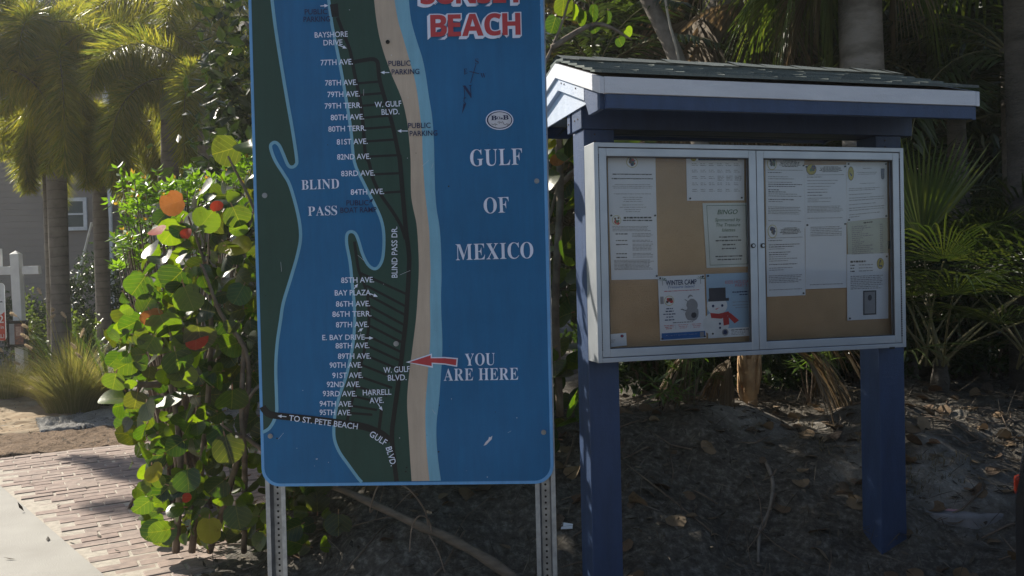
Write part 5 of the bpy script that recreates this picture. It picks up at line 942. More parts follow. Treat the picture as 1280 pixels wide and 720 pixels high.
    stem([(305, 690, 4.4), (306, 580, 4.15), (302, 510, 4.1), (305, 440, 4.1), (306, 428, 4.1)], .016, .010); stem([(303, 512, 4.1), (286, 500, 4.05)], .008, .006); stem([(303, 512, 4.1), (318, 488, 4.05), (332, 476, 4.1)], .009, .007); stem([(306, 545, 4.12), (290, 540, 4.05), (276, 530, 4.0)], .009, .004); stem([(306, 545, 4.12), (325, 560, 4.1), (345, 575, 4.1)], .012, .01)
    for q in ([(220, 690, 4.3), (225, 560, 4.2), (205, 440, 4.2), (190, 360, 4.2)], [(240, 690, 4.5), (260, 500, 4.4), (262, 360, 4.3), (235, 270, 4.2)], [(330, 690, 4.6), (350, 480, 4.5), (330, 300, 4.3), (285, 195, 4.2)], [(500, 690, 4.7), (520, 480, 4.7), (600, 250, 4.75), (690, 60, 4.75), (712, -5, 4.75)], [(600, 640, 4.8), (640, 420, 4.7), (690, 260, 4.6), (712, 170, 4.6)], [(690, 60, 4.75), (745, 30, 4.75), (790, 50, 4.75)], [(690, 240, 4.7), (740, 200, 4.75), (812, 176, 4.75)], [(200, 480, 4.2), (170, 480, 4.1), (145, 470, 4.0)], [(470, 560, 4.7), (430, 400, 4.6), (400, 200, 4.6), (300, 185, 4.25)], [(560, 640, 4.9), (600, 400, 4.9), (560, 200, 4.9)]): stem(q, .02, .005)
    stem([(700, 520, 4.5), (694, 380, 4.5), (700, 250, 4.5), (697, 165, 4.55)], .022, .02)
    st.build('stem', stem_m, Sg, smooth=True)
sea_grape()

# ------------------------------------------------------------------ small-leaved shrub behind it
def small_shrub():
    B = Vector(at(230, 560, 5.6)); B.z = 0; K = thing('small_leaved_shrub', 'light green small-leaved shrub rising behind the sea grape', 'shrub', B)
    R = np.random.default_rng(31); lf = MB(); st = MB(); mats = [LEAF('shrub_leaf', [(.09, .17, .02), (.12, .21, .03), (.07, .13, .02)], (2.4, 2.4, .6), .45, .35), LEAF('shrub_leaf_tip', [(.40, .22, .05), (.30, .24, .05)], (1.8, 1.6, .8), .45, .35)]
    tips = []
    for cx, cy, sx, sy, n in ((175, 250, 22, 28, 46), (160, 310, 16, 24, 36), (225, 235, 28, 14, 30), (270, 235, 30, 14, 26), (302, 215, 12, 20, 30), (225, 245, 22, 14, 20), (200, 300, 30, 40, 40)):
        for _ in range(n):
            px, py = cx+R.normal()*sx*.6, cy+R.normal()*sy*.6; p = at(px, py, R.uniform(5.0, 5.7))
            if p.z < .2: continue
            tips.append(p-B)
    for i, p in enumerate(tips):
        k = 8; ax = unit(np.array([R.normal()*.4-.2, R.normal()*.4-.2, 1.0])); a = np.arange(k)*2*math.pi/k+R.random()*6
        e = np.array([1.0, 0, 0]); s = unit(np.cross(ax, e)); u = np.cross(s, ax); el = R.uniform(.2, .7, k)
        D = np.cos(a)[:, None]*s+np.sin(a)[:, None]*u; D = D*np.cos(el)[:, None]+ax*np.sin(el)[:, None]
        leaf_kites(lf, np.array(p)+ax*R.uniform(-.03, .03, (k, 1)), D, np.tile(ax, (k, 1)), R.uniform(.05, .08, k), R.uniform(.022, .032, k), .05, 0)
        if R.random() < .3: leaf_kites(lf, np.tile(np.array(p)+ax*.03, (4, 1)), D[::2]+ax*.8, np.tile(ax, (4, 1)), R.uniform(.025, .04, 4), np.full(4, .016), 0, 1)
        if i % 3 == 0: st.tube(catmull([(R.normal()*.1, R.normal()*.1, 0), (p[0]*.55, p[1]*.6, p[2]*.5), tuple(p)], 4), np.linspace(.012, .003, 9), 5)
    lf.build('foliage', mats, K); st.build('stem', stem_m, K, smooth=True)
small_shrub()

# ------------------------------------------------------------------ grasses, strap-leaved plants and hedges under the palms
grass_m = LEAF('fountain_grass_blade', [(.22, .20, .08), (.15, .17, .055), (.30, .26, .12), (.12, .14, .045)], (2.0, 1.9, 1.0), .5, .5)
plume_m = LEAF('grass_plume', [(.55, .47, .36), (.62, .54, .43)], (1.3, 1.2, 1.0), .35, .8)
def blades(mb, c, n, H, spread, w, R, cx=.25, lean=(0, 0)):
    V = []; Fc = []
    for i in range(n):
        a = R.uniform(0, 2*math.pi); q = R.random()**.6; b = np.array([math.cos(a), math.sin(a), 0]); base = np.array(c)+b*q*cx*.5; h = H*R.uniform(.55, 1.08); o = spread*q*R.uniform(.4, 1.2)+.04
        s = np.array([-math.sin(a+R.normal()*.5), math.cos(a), 0]); k0 = len(V)
        for t in (0, .35, .7, 1.0):
            p = base+b*o*t**1.6*h+np.array([lean[0]*t*t, lean[1]*t*t, h*(t-.42*q*t**2.4)]); ww = w*(1-t*.9); V += [p+s*ww/2, p-s*ww/2]
        Fc += [(k0+2*j, k0+2*j+1, k0+2*j+3, k0+2*j+2) for j in range(3)]
    mb.add(V, Fc)
def fountain_grass(label, px, py, Y, H, n, seed, plumes=(), spread=.9, cx=.3):
    p = ground_pt(px, py); p = at(px, py, Y); p.z = gz(p.x, p.y); K = thing('fountain_grass', label, 'grass clump', p, 0, 'fountain grass clumps on the verge'); R = np.random.default_rng(seed)
    mb = MB(); blades(mb, (0, 0, 0), n, H, spread, .007, R, cx); mb.build('blades', grass_m, K)
    for i, (x, y, dx, dy) in enumerate(plumes):
        e = at(x, y, Y-.2)-p; t0 = Vector((e.x*.15, e.y*.2, .2)); d = (e-t0); sm = MB(); m = t0+d*.5+Vector((0, 0, .08)); sm.tube(catmull([(0, 0, .05), m, e], 4), .002, 4)
        tip = at(x+dx, y+dy, Y-.2)-p; ax = np.array(tip-e); ln = np.linalg.norm(ax); nn = 160; t = R.random(nn); A = unit(ax); q = rand_unit(nn, R); q = q-A*(q@A)[:, None]
        leaf_kites(sm, np.array(e)+ax*t[:, None], unit(q)*1.0+A*.9, q*.2+A, .035*np.sin(np.pi*np.clip(t*.9+.1, 0, 1))**.5, .005, 0, 1)
        sm.build('plume', [grass_m, plume_m], K)
fountain_grass('fountain grass clump with pale plumes beside the white sign post', 92, 512, 9.7, .95, 2600, 41, ((66, 462, 12, 14), (60, 400, 9, -7), (94, 440, 8, 8), (100, 423, 5, -13), (88, 428, 7, 8), (83, 398, -6, -8), (52, 368, -5, -8), (36, 410, -8, -4), (38, 425, -12, -8), (64, 390, 3, -4), (22, 396, -9, -5), (30, 430, 10, 6)), 1.0, .5)
fountain_grass('low green fountain grass tuft at the left picture edge below the red sign', 8, 470, 10.6, .6, 900, 42, ((4, 440, -6, -5), (16, 452, 9, 4)), .9, .4)
strap_m = LEAF('strap_leaf', [(.035, .07, .02), (.05, .095, .025), (.07, .12, .035)], (2.0, 2.0, .8), .3, .35)
def strap_plant(label, px, py, Y, n, H, w, seed):
    p = at(px, py, Y); p.z = gz(p.x, p.y); K = thing('strap_leaf_plant', label, 'plant', p, 0, 'strap-leaved plants under the palms'); R = np.random.default_rng(seed); mb = MB(); blades(mb, (0, 0, 0), n, H, 1.1, w, R, .5); mb.build('leaves', strap_m, K)
strap_plant('dark strap-leaved plant below the white trellis beside the grass', 112, 490, 10.6, 90, 1.05, .05, 51); strap_plant('strap-leaved plant in front of the thick palm trunk', 82, 480, 11.6, 70, 1.1, .05, 52); strap_plant('strap-leaved plant half hidden behind the sea grape', 140, 490, 10.2, 90, 1.15, .05, 53)
hedge_m = LEAF('hedge_leaf', [(.02, .04, .015), (.03, .055, .02), (.045, .075, .025)], (2, 2, .8), .3, .35)
hedge_l = LEAF('hedge_leaf_light', [(.09, .14, .03), (.13, .17, .04)], (1.8, 1.8, .8), .35, .4)
def bush(label, c, rad, n, size, mat, seed, group=None, name='bush'):
    z = gz(c[0], c[1]); K = thing(name, label, 'bush', (c[0], c[1], z), 0, group); R = np.random.default_rng(seed); mb = MB(); tree_crown(mb, (0, 0, rad[2]*.9), rad, n, size, R, clusters=45); mb.build('foliage', mat, K)
    st = MB()
    for i in range(6): st.tube([(R.normal()*.05, R.normal()*.05, -.05), (R.normal()*rad[0]*.3, R.normal()*rad[1]*.3, rad[2]*.6), (R.normal()*rad[0]*.5, R.normal()*rad[1]*.4, rad[2]*1.2)], [.02, .014, .005], 5)
    st.build('stem', stem_m, K)
def spot(px, Y): p = at(px, 400, Y); return (p.x, p.y)
bush('dark clipped bush between the thick trunk and the white trellis', spot(92, 15.5), (.9, .7, .62), 3600, .09, hedge_m, 61, 'dark bushes along the grey house'); bush('dark bush under the white trellis', spot(122, 14.0), (.9, .5, .95), 3600, .09, hedge_m, 62, 'dark bushes along the grey house'); bush('dark bush behind the white sign post', spot(18, 15.5), (1.2, .8, .75), 4200, .09, hedge_m, 63, 'dark bushes along the grey house'); bush('dark bush glimpsed between palm trunks behind the sea grape', spot(200, 14.5), (1.4, .8, .8), 4600, .09, hedge_m, 64, 'dark bushes along the grey house'); bush('light green croton bush in front of the thick palm trunk', spot(98, 11.8), (.36, .3, .50), 1500, .08, hedge_l, 65); bush('pale green shrub top behind the sign post arm', spot(40, 13.4), (.32, .3, .72), 900, .08, hedge_l, 66)
bush('dark bush behind the sea grape beside the map board', spot(290, 12), (1.3, .8, .9), 4600, .09, hedge_m, 67, 'dark bushes along the grey house')
# ------------------------------------------------------------------ right side: palms, palmettos, trees
fanl = LEAF('cabbage_palm_leaf', [(.045, .075, .02), (.06, .095, .025), (.10, .12, .035)], (2.3, 2.2, .7), .35, .35)
fanp = LEAF('palmetto_leaf', [(.022, .038, .014), (.03, .05, .018), (.05, .065, .022)], (2.2, 2.1, .7), .3, .35)
fand = LEAF('dead_palm_leaf', [(.13, .095, .06), (.19, .145, .09), (.08, .055, .032)], (1.5, 1.3, 1.0), .3, .75)
petm = MAT('palm_petiole', (.16, .15, .06), (.12, .10, .05), rough=.6); petd = MAT('dead_petiole', (.26, .19, .12), (.17, .12, .08), rough=.8)
def cabbage_palm(label, x, y, top, r, live, dead, seed, group=None, boots=False, Rl=1.0):
    z = gz(x, y)-.1; K = thing('cabbage_palm', label, 'palm tree', (x, y, z), 0, group); H = top-z
    mb = MB(); pp = [(0, 0, 0), (.02, .03, H*.4), (-.02, 0, H*.8), (0, 0, H)]; pp = catmull(pp, 8); mb.tube(pp, np.linspace(r*1.08, r*.92, len(pp)), 18)
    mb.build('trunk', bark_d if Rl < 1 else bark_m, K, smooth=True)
    R = random.Random(seed)
    for i, (az, el, pet, rr, dr) in enumerate(live):
        f = MB(); fan(f, (0, 0, H-R.uniform(0, .3)), math.radians(az), math.radians(el), pet, rr*Rl, 38, 1.75, dr, seed*90+i); f.build('frond', [fanl, petm], K)
    for i, (az, el, pet, rr, dr) in enumerate(dead):
        f = MB(); fan(f, (math.cos(math.radians(az))*r*.8, math.sin(math.radians(az))*r*.8, H-R.uniform(.1, .5)), math.radians(az), math.radians(el), pet, rr*Rl, 34, 1.2, dr, seed*90+50+i, .5); tag(f.build('frond', [fand, petd], K), 'dead hanging frond')
    return K
def rs(n, seed, el, pet=(.7, 1.1), rr=(.8, 1.0), dr=(.5, .9)):
    R = random.Random(seed); return [(360*i/n+R.uniform(-16, 16), R.uniform(*el), R.uniform(*pet), R.uniform(*rr), R.uniform(*dr)) for i in range(n)]
p = at(1079, 70, 6.4)
cabbage_palm('tall cabbage palm with thick grey trunk rising behind the shelter roof', p.x, 6.4, 4.35, .16, [q for q in rs(18, 1, (10, 70)) if not 205 < q[0] % 360 < 335]+[(170, -18, .62, .62, .9), (160, -38, .5, .6, .9), (150, -10, .8, .7, .8), (350, -20, .6, .6, .9)], [(172, -55, .42, .5, .5), (155, -50, .5, .6, .4), (0, -60, .4, .6, .5)], 71)
p = at(905, 60, 8.2)
cabbage_palm('cabbage palm wrapped in brown hanging fronds behind the middle of the shelter roof', p.x, 8.2, 4.6, .19, rs(14, 2, (0, 75)), rs(18, 3, (-80, -45), (.3, .6), (.9, 1.2), (.3, .6)), 72)
p = at(1010, 60, 9.6)
cabbage_palm('cabbage palm farther back, left of the thick grey trunk', p.x, 9.6, 4.9, .18, rs(14, 4, (-20, 75)), rs(12, 5, (-80, -45), (.3, .6), (.9, 1.2), (.3, .6)), 73)
p = at(1284, 200, 5.9)
cabbage_palm('dark shaded cabbage palm trunk at the right picture edge', p.x, 5.9, 4.2, .12, rs(15, 6, (0, 70)), [], 74, Rl=.95)
# short palm with split orange boots, seen under the case
def boot_palm():
    p = at(938, 520, 5.35); z = gz(p.x, p.y)-.03; K = thing('young_cabbage_palm', 'short young palm with sunlit orange-brown split trunk under the display case', 'palm tree', (p.x, p.y, z))
    bm = MAT('palm_boot', (.52, .34, .18), (.34, .20, .10), rough=.8, scale=12, bump=.8, bscale=60); mb = MB(); R = random.Random(9)
    mb.tube([(0, 0, 0), (.0, 0, .3), (-.02, 0, .75)], [.045, .05, .045], 14)
    for k in range(26):
        a = R.uniform(0, 6.28); zz = .03+.65*k/26; d = Vector((math.cos(a), math.sin(a), 0)); b = d*.042+Vector((0, 0, zz)); mb.tube([b, b+d*.022+Vector((0, 0, .10)), b+d*.03+Vector((0, 0, .2))], [.017, .015, .004], 6)
    mb.build('trunk', bm, K, smooth=True)
    for i, (az, el, pet, rr, dr, dead) in enumerate([(150, 65, .6, .7, .4, 0), (40, 65, .6, .7, .4, 0), (240, 80, .6, .5, .5, 0), (330, 70, .6, .5, .6, 0), (190, 62, .6, .6, .7, 0), (100, 70, .7, .7, .4, 0), (195, 35, .35, .36, 1.4, 0), (345, 35, .3, .36, 1.3, 0)]):
        f = MB(); fan(f, (0, 0, .7), math.radians(az), math.radians(el), pet, rr, 26, 1.5, dr, 900+i); f.build('frond', [fanl, petm], K)
    for i, (az, el, pet, rr, dr) in enumerate([(350, 25, .26, .42, .9), (335, 15, .30, .42, 1.0), (5, 30, .4, .45, .8), (200, -10, .2, .35, 1.0), (180, 20, .3, .4, .9), (15, 10, .5, .4, 1.0)]):
        f = MB(); fan(f, (0, 0, .45), math.radians(az), math.radians(el), pet, rr, 20, .9, dr, 950+i, .3, 0, 1, .05); tag(f.build('frond', [fand, petd], K), 'dead bent frond')
boot_palm()
def palmetto(label, px, Y, n, seed, size=(.55, .8), pet=(.5, .95), group='palmettos right of the display case', els=(20, 82)):
    p = at(px, 500, Y); z = gz(p.x, p.y); K = thing('palmetto', label, 'palmetto', (p.x, p.y, z), 0, group); R = random.Random(seed)
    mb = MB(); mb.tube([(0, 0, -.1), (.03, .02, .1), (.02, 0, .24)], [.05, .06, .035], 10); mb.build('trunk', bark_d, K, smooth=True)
    for i in range(n):
        f = MB(); fan(f, (R.gauss(0, .04), R.gauss(0, .04), .2), R.uniform(0, 6.28), math.radians(R.uniform(*els)), R.uniform(*pet), R.uniform(*size), 28, 1.7, R.uniform(.1, .5), seed*70+i, .3, 0, 1, .021); f.build('frond', [fanp, petm], K)
    return K
K = palmetto('palmetto with one upright fan coloured as sunlit just right of the display case', 1172, 5.6, 15, 81, els=(35, 85), pet=(.6, 1.1))
f = MB(); q = at(1163, 318, 5.35); fan(f, (0, 0, .2), math.radians(225), math.radians(74), .85, .72, 30, .75, .02, 8190, .3, 0, 1, .028); f.build('frond', [fanl, petm], K)  # lighter leaf colour on this fan stands in for sunlight
palmetto('dark palmetto low behind the kiosk right post', 1135, 6.2, 13, 82, els=(10, 70)); palmetto('palmetto in shade below the sunlit wall patch', 1225, 6.4, 15, 83, els=(25, 85), pet=(.6, 1.2)); palmetto('palmetto crowding the right picture edge', 1290, 5.4, 14, 84, els=(25, 85), pet=(.5, 1.0)); palmetto('palmetto behind the young palm under the display case', 1010, 7.2, 12, 85, els=(40, 85), size=(.45, .6)); palmetto('palmetto behind the left half of the display case', 840, 7.0, 12, 86, els=(40, 85), size=(.45, .6))
palmetto('palmetto with upright narrow fans against the beige wall', 1195, 7.0, 16, 87, els=(45, 88), pet=(.9, 1.5)); palmetto('tall palmetto close behind the right post, higher than its neighbours', 1150, 6.7, 16, 88, els=(45, 88), pet=(.9, 1.6)); palmetto('palmetto farthest back between the wall and the edge trunk', 1250, 7.4, 16, 89, els=(40, 88), pet=(.9, 1.6))
# whorled understorey plants visible under the left half of the case
und = LEAF('understorey_leaf', [(.06, .11, .02), (.10, .16, .03), (.04, .08, .02)], (2.2, 2.2, .7), .4, .35)
def whorl_plant(label, spots, Y, seed):
    b = at(*spots[0], Y); z = gz(b.x, b.y); K = thing('whorled_plant', label, 'plant', (b.x, b.y, z), 0, 'whorled plants under the display case'); R = np.random.default_rng(seed); mb = MB(); st = MB()
    for px, py in spots:
        p = np.array(at(px, py, Y+R.normal()*.08))-np.array((b.x, b.y, z)); k = 11; a = np.arange(k)*2*math.pi/k; el = R.uniform(-.3, .7, k)
        D = np.stack([np.cos(a)*np.cos(el), np.sin(a)*np.cos(el), np.sin(el)], -1); leaf_kites(mb, np.tile(p, (k, 1)), D, np.tile([0, 0, 1.0], (k, 1)), R.uniform(.10, .17, k), R.uniform(.018, .028, k), .15)
        st.tube([(R.normal()*.03, R.normal()*.03, 0), tuple(p*.6), tuple(p)], [.006, .005, .003], 5)
    mb.build('leaves', und, K); st.build('stem', stem_m, K)
whorl_plant('whorled green plant lit at its top, under the left door of the case', [(862, 455), (880, 448), (845, 462), (872, 470), (850, 445), (890, 470)], 5.2, 91); whorl_plant('lower whorled green plant left of the young palm', [(828, 490), (840, 482), (818, 478), (835, 500), (850, 492)], 5.1, 92); whorl_plant('whorled green plant at the top right under the case', [(1008, 450), (1020, 445), (1000, 458), (1030, 452)], 5.5, 93)
gu = 'low dark bushes on the sand bank behind the shelter'
for lab, px, Y, rad in (('low dark bush behind the left kiosk post', 810, 6.0, (.5, .3, .34)), ('low dark bush between the young palm and the left post', 885, 6.3, (.5, .3, .32)), ('low dark bush just right of the young palm', 1000, 6.5, (.55, .3, .34)), ('low dark bush hidden half behind the right kiosk post', 1075, 6.3, (.5, .3, .36)), ('low dark bush right of the right kiosk post', 1150, 6.9, (.6, .35, .36)), ('low dark bush near the right picture edge', 1240, 6.5, (.6, .35, .36)), ('low dark bush in front of the beige wall', 1205, 8.0, (.9, .4, .6))):
    bush(lab, spot(px, Y), rad, 2600, .075, hedge_m, int(px), gu)
# broad dark feather palms high at right and dark leafy trees closing the view
fern = LEAF('dark_feather_leaf', [(.02, .035, .014), (.03, .05, .018), (.045, .065, .02)], (2, 2, .8), .3, .35)
def feather_palm(label, px, py, Y, n, L, seed, el=(10, 75)):
    t = at(px, py, Y); z = gz(t.x, t.y)-.05; K = thing('feather_palm', label, 'palm tree', (t.x, t.y, z), 0, 'feather palms in the shade at right'); R = random.Random(seed); H = t.z-z
    mb = MB(); mb.tube([(0, 0, 0), (.03, 0, H*.5), (0, 0, H)], [.10, .085, .07], 10); mb.build('trunk', bark_m, K, smooth=True)
    for i in range(n):
        f = MB(); rb = MB(); frond(f, rb, (0, 0, H-.05), 2*math.pi*i/n+R.uniform(-.3, .3), math.radians(R.uniform(*el)), L*R.uniform(.8, 1.1), math.radians(R.uniform(60, 110)), .42, 34, 0, .04, seed*40+i, 0, 0, .7); o = f.build('frond', fern, K); rb.build('rachis', petm, o)
feather_palm('feather palm with dark arching fronds above the end of the shelter roof', 1195, 150, 7.0, 11, 1.5, 101); feather_palm('feather palm with dark fronds at the top right corner', 1262, 60, 6.6, 12, 1.6, 102, (0, 70)); feather_palm('feather palm with yellowish fronds left above the shelter ridge', 742, 90, 8.0, 12, 1.6, 103, (0, 75))
dk = LEAF('dark_tree_leaf', [(.016, .028, .010), (.025, .042, .014), (.035, .055, .018)], (1.8, 1.8, .8), .25, .4)
dk2 = LEAF('brownish_tree_leaf', [(.03, .035, .012), (.05, .045, .016), (.028, .04, .014)], (2.0, 1.6, .8), .25, .45)
gt = 'dark trees closing the view behind the shelter'
tree('dense_tree', 'dark dense tree behind the left part of the shelter roof', (1.0, 9.6), (1.0, 9.6, 3.0), .16, [((1.0, 9.6, 3.4), (1.6, 1.2, 2.6), 1)], 15000, .16, dk2, bark_b, 111, gt, .3)
tree('dense_tree', 'dense tree added behind the map board to shade the bank, mostly hidden by it', (-1.3, 6.4), (-1.3, 6.4, 1.9), .11, [((-1.45, 6.4, 2.5), (.95, .6, 1.5), 1)], 6500, .13, dk, bark_b, 113, gt)  # added and shaped to throw shade on the bank and right post
tree('dense_tree', 'wide dark tree behind all others at the middle right', (2.6, 14.5), (2.6, 14.5, 3.6), .2, [((2.4, 14.5, 4.2), (4.2, 1.2, 3.8), 1)], 20000, .24, dk, bark_b, 115, gt, .2)
tree('dense_tree', 'dark dense tree in front of the beige building at the upper right', (4.3, 8.4), (4.3, 8.4, 2.9), .10, [((4.3, 8.5, 3.7), (1.7, .8, 1.7), 1)], 14000, .15, dk, bark_b, 118, gt, .4)
tree('distant_tree', 'bluish dark tree beyond the house at the top left corner', (-19, 31), (-19, 31, 7), .4, [((-19, 31, 10), (6, 3, 5.5), 1)], 16000, .5, dk, bark_b, 116)
tree('distant_tree', 'dark tree standing left of the grey house', (-30, 24), (-30, 24, 5), .35, [((-30, 24, 6.5), (5, 3, 5), 1)], 12000, .45, dk, bark_b, 119)
tree('distant_tree', 'dark tree beyond the house, behind the palms near the map board', (-8, 30), (-8, 30, 7), .4, [((-8, 30, 9), (7, 3, 6), 1)], 16000, .5, dk, bark_b, 117)
# leaning pale-rimmed tree with a thin companion stem
def leaning_tree():
    b = at(862, 130, 7.0); z = gz(b.x+.45, 7.0); K = thing('leaning_tree', 'leaning grey tree trunk with thin pale side stem behind the shelter roof', 'tree', (b.x+.5, 7.0, z)); o = Vector((b.x+.5, 7.0, z)); mb = MB()
    P = [Vector((0, 0, -.1)), (at(880, 200, 7.0)-o), (at(848, 80, 7.0)-o), (at(806, -10, 7.0)-o), (at(770, -90, 7.0)-o)]; pp = catmull(P, 6); mb.tube(pp, np.linspace(.08, .06, len(pp)), 10); mb.build('trunk', bark_b, K, smooth=True)
    mb = MB(); P = [(at(856, 130, 6.9)-o), (at(848, 72, 6.88)-o), (at(836, 25, 6.86)-o), (at(829, -20, 6.85)-o)]; mb.tube(catmull(P, 5), .011, 7); mb.build('side_stem', MAT('pale_stem', (.45, .40, .34), (.35, .30, .25), rough=.8), K, smooth=True)
    mb = MB(); R = np.random.default_rng(5); tree_crown(mb, at(740, -170, 7.0)-o, (1.0, .9, .6), 3500, .12, R); mb.build('crown', dk, K)
leaning_tree()

# ------------------------------------------------------------------ yard sign, trellis, slab, car, ground clutter
def yard_sign():
    b = at(29, 485, 11.4); z = gz(b.x, b.y); K = thing('yard_sign_post', 'white wooden real estate sign post with crossarm beside the fountain grass', 'sign post', (b.x, b.y, z), math.radians(4)); s = 11.4/F
    top = at(23, 313, 11.4).z-z; arm = at(23, 338, 11.4).z-z; wm = MAT('white_vinyl', (.70, .71, .72), (.62, .63, .65), rough=.5); h = .058
    mb = MB(); mb.box(-h, h, -h, h, -.2, top-.05); mb.add([(-h, -h, top-.05), (h, -h, top-.05), (h, h, top-.05), (-h, h, top-.05), (0, 0, top)], [(0, 1, 4), (1, 2, 4), (2, 3, 4), (3, 0, 4)]); o = mb.build('post', wm, K, bevel=.004); o.rotation_euler = (0, math.radians(-1.2), 0)
    mb = MB(); mb.box(-1.05, -h-.001, -.045, .045, arm-.055, arm+.055); mb.box(h+.001, .27, -.045, .045, arm-.055, arm+.055); mb.build('crossarm', wm, K, bevel=.004)
    mb = MB(); mb.box(-.34, -.24, -.05, .05, arm+.056, arm+.30); mb.build('finial', wm, K)
    S = thing('hanging_sign', 'white and red real estate panel hanging from the white crossarm', 'sign', (b.x, b.y, z), math.radians(4)); x1 = (10.5-29)*s; z1, z0 = at(0, 354, 11.4).z-z, at(0, 426, 11.4).z-z; zm = z1-(z1-z0)*.52
    mb = MB(); P = rrect(x1-.72, x1, z0, z1, .05); mb.prism(P, 'y', -.008, .008); S_ = mb.build('panel', MAT('sign_panel_white', (.66, .70, .74), rough=.4), S)
    mb = MB(); mb.prism([(x1-.715, z0+.005), (x1-.005, z0+.005), (x1-.005, zm+.02), (x1-.05, zm-.02), (x1-.3, zm-.04), (x1-.715, zm-.03)], 'y', -.011, -.0085); mb.build('red_field', MAT('sign_panel_red', (.52, .06, .03), (.45, .05, .03), rough=.4), S_)
    mb = MB()
    def cv(u, v): return u, v
    def tx(body, xr, zb, hh, m, dep):
        V, Fc = text_mesh(body, 'B', .01); H_ = text_mesh('H')[0][:, 1].max(); xm = V[:, 0].max(); mb.add([(xr+(v[0]-xm)*hh/H_, -dep, zb+v[1]*hh/H_) for v in V], Fc, m)
    tx('r', x1-.025, zm+.09, .11, 0, .0095); tx('2', x1-.02, zm-.13, .10, 1, .0125); tx('in', x1-.02, zm-.21, .045, 1, .0125); tx('ALI', x1-.02, z0+.04, .05, 1, .0125)
    mb.build('lettering', [MAT('sign_text_grey', (.10, .11, .13)), MAT('sign_text_white', (.75, .75, .75))], S_)
    mb = MB()
    for xx in (x1-.62, x1-.1): mb.tube([(xx, 0, z1), (xx, 0, arm-.055)], .006, 6)
    mb.build('hook', lock_m, S)
    I = thing('flyer_box', 'black flyer box with a house photo fixed to the white sign post', 'flyer box', (b.x, b.y, z), math.radians(4)); z1, z0 = at(30, 402, 11.4).z-z, at(30, 433, 11.4).z-z
    mb = MB(); mb.box(-.115, .125, -.14, -.062, z0, z1); mb.box(-.125, .135, -.145, -.06, z1+.001, z1+.02); mb.build('box', lock_m, I, bevel=.004)
    mb = MB(); mb.box(-.085, -.02, -.1435, -.1405, z0+.04, z1-.02, 0); mb.box(-.019, .095, -.1435, -.1405, z0+.04, z1-.02, 1); mb.box(-.0, .07, -.1465, -.1438, z0+.15, z1-.06, 2); mb.build('flyer', [MAT('flyer_grey', (.35, .36, .38)), MAT('flyer_brown', (.30, .13, .08), (.12, .08, .07), scale=30), MAT('flyer_house', (.5, .35, .28), (.35, .2, .15), scale=40)], I)
yard_sign()
def trellis():
    a = at(115, 278, 14.6); z = gz(a.x, a.y); K = thing('garden_trellis', 'white A-shaped garden trellis among the dark bushes', 'trellis', (a.x, a.y, z)); wm = trim_m; T_ = a.z-z; l = at(108, 330, 14.6)-a; mb = MB(); s = .62
    for sx, dx in ((-1, -.18), (1, .20)): mb.tube([(0, .012*sx, T_), (dx*1.9, .012*sx, T_-1.2), (dx*2.6, .012*sx, 0)], .02, 6)
    mb.build('leg', wm, K); mb = MB()
    for k in (3,): ww = .34*.3*k+.08; mb.box(-ww, ww, -.008, .008, T_-.36*k-.012, T_-.36*k+.012)
    mb.build('rung', wm, K)
trellis()
def slab():
    c = gpt(1216, 648); z = c.z-.03; K = thing('stepping_slab', 'pale rounded concrete slab with faded pink paint half sunk in the sand', 'slab', (c.x, c.y+.08, z), -.05); sm = MAT('pale_slab', (.24, .235, .245), (.17, .165, .17), rough=.9, scale=9, bump=.5, bscale=120); pk = MAT('faded_pink_paint', (.60, .25, .30), (.52, .38, .40), rough=.8, scale=14)
    P = [(.215*math.cos(a)*(1+.06*math.sin(3*a)), .13*math.sin(a)*(1+.08*math.cos(2*a))) for a in np.linspace(0, 2*math.pi, 29)[:-1]]; mb = MB(); mb.prism(P, 'z', -.06, .055); mb.build('body', sm, K, bevel=.012)
    mb = MB(); Q = [(-.11, -.03), (-.05, .02), (.06, .045), (.14, .05), (.12, .02), (.02, .0), (-.08, -.045)]; mb.prism(Q, 'z', .0565, .0585); mb.build('painted_patch', pk, K)
    m = MB(); R = np.random.default_rng(3); q = Vector((c.x+.075, c.y+.13, z+.08)); leaf_kites(m, R.normal(size=(14, 3))*.012, rand_unit(14, R)+np.array([0, 0, .3]), rand_unit(14, R), .05, .035, .1); tag(m.build('fallen_leaf', sg_red, None, loc=q), 'crumpled red leaf lying on the pale slab', 'leaf')
slab()
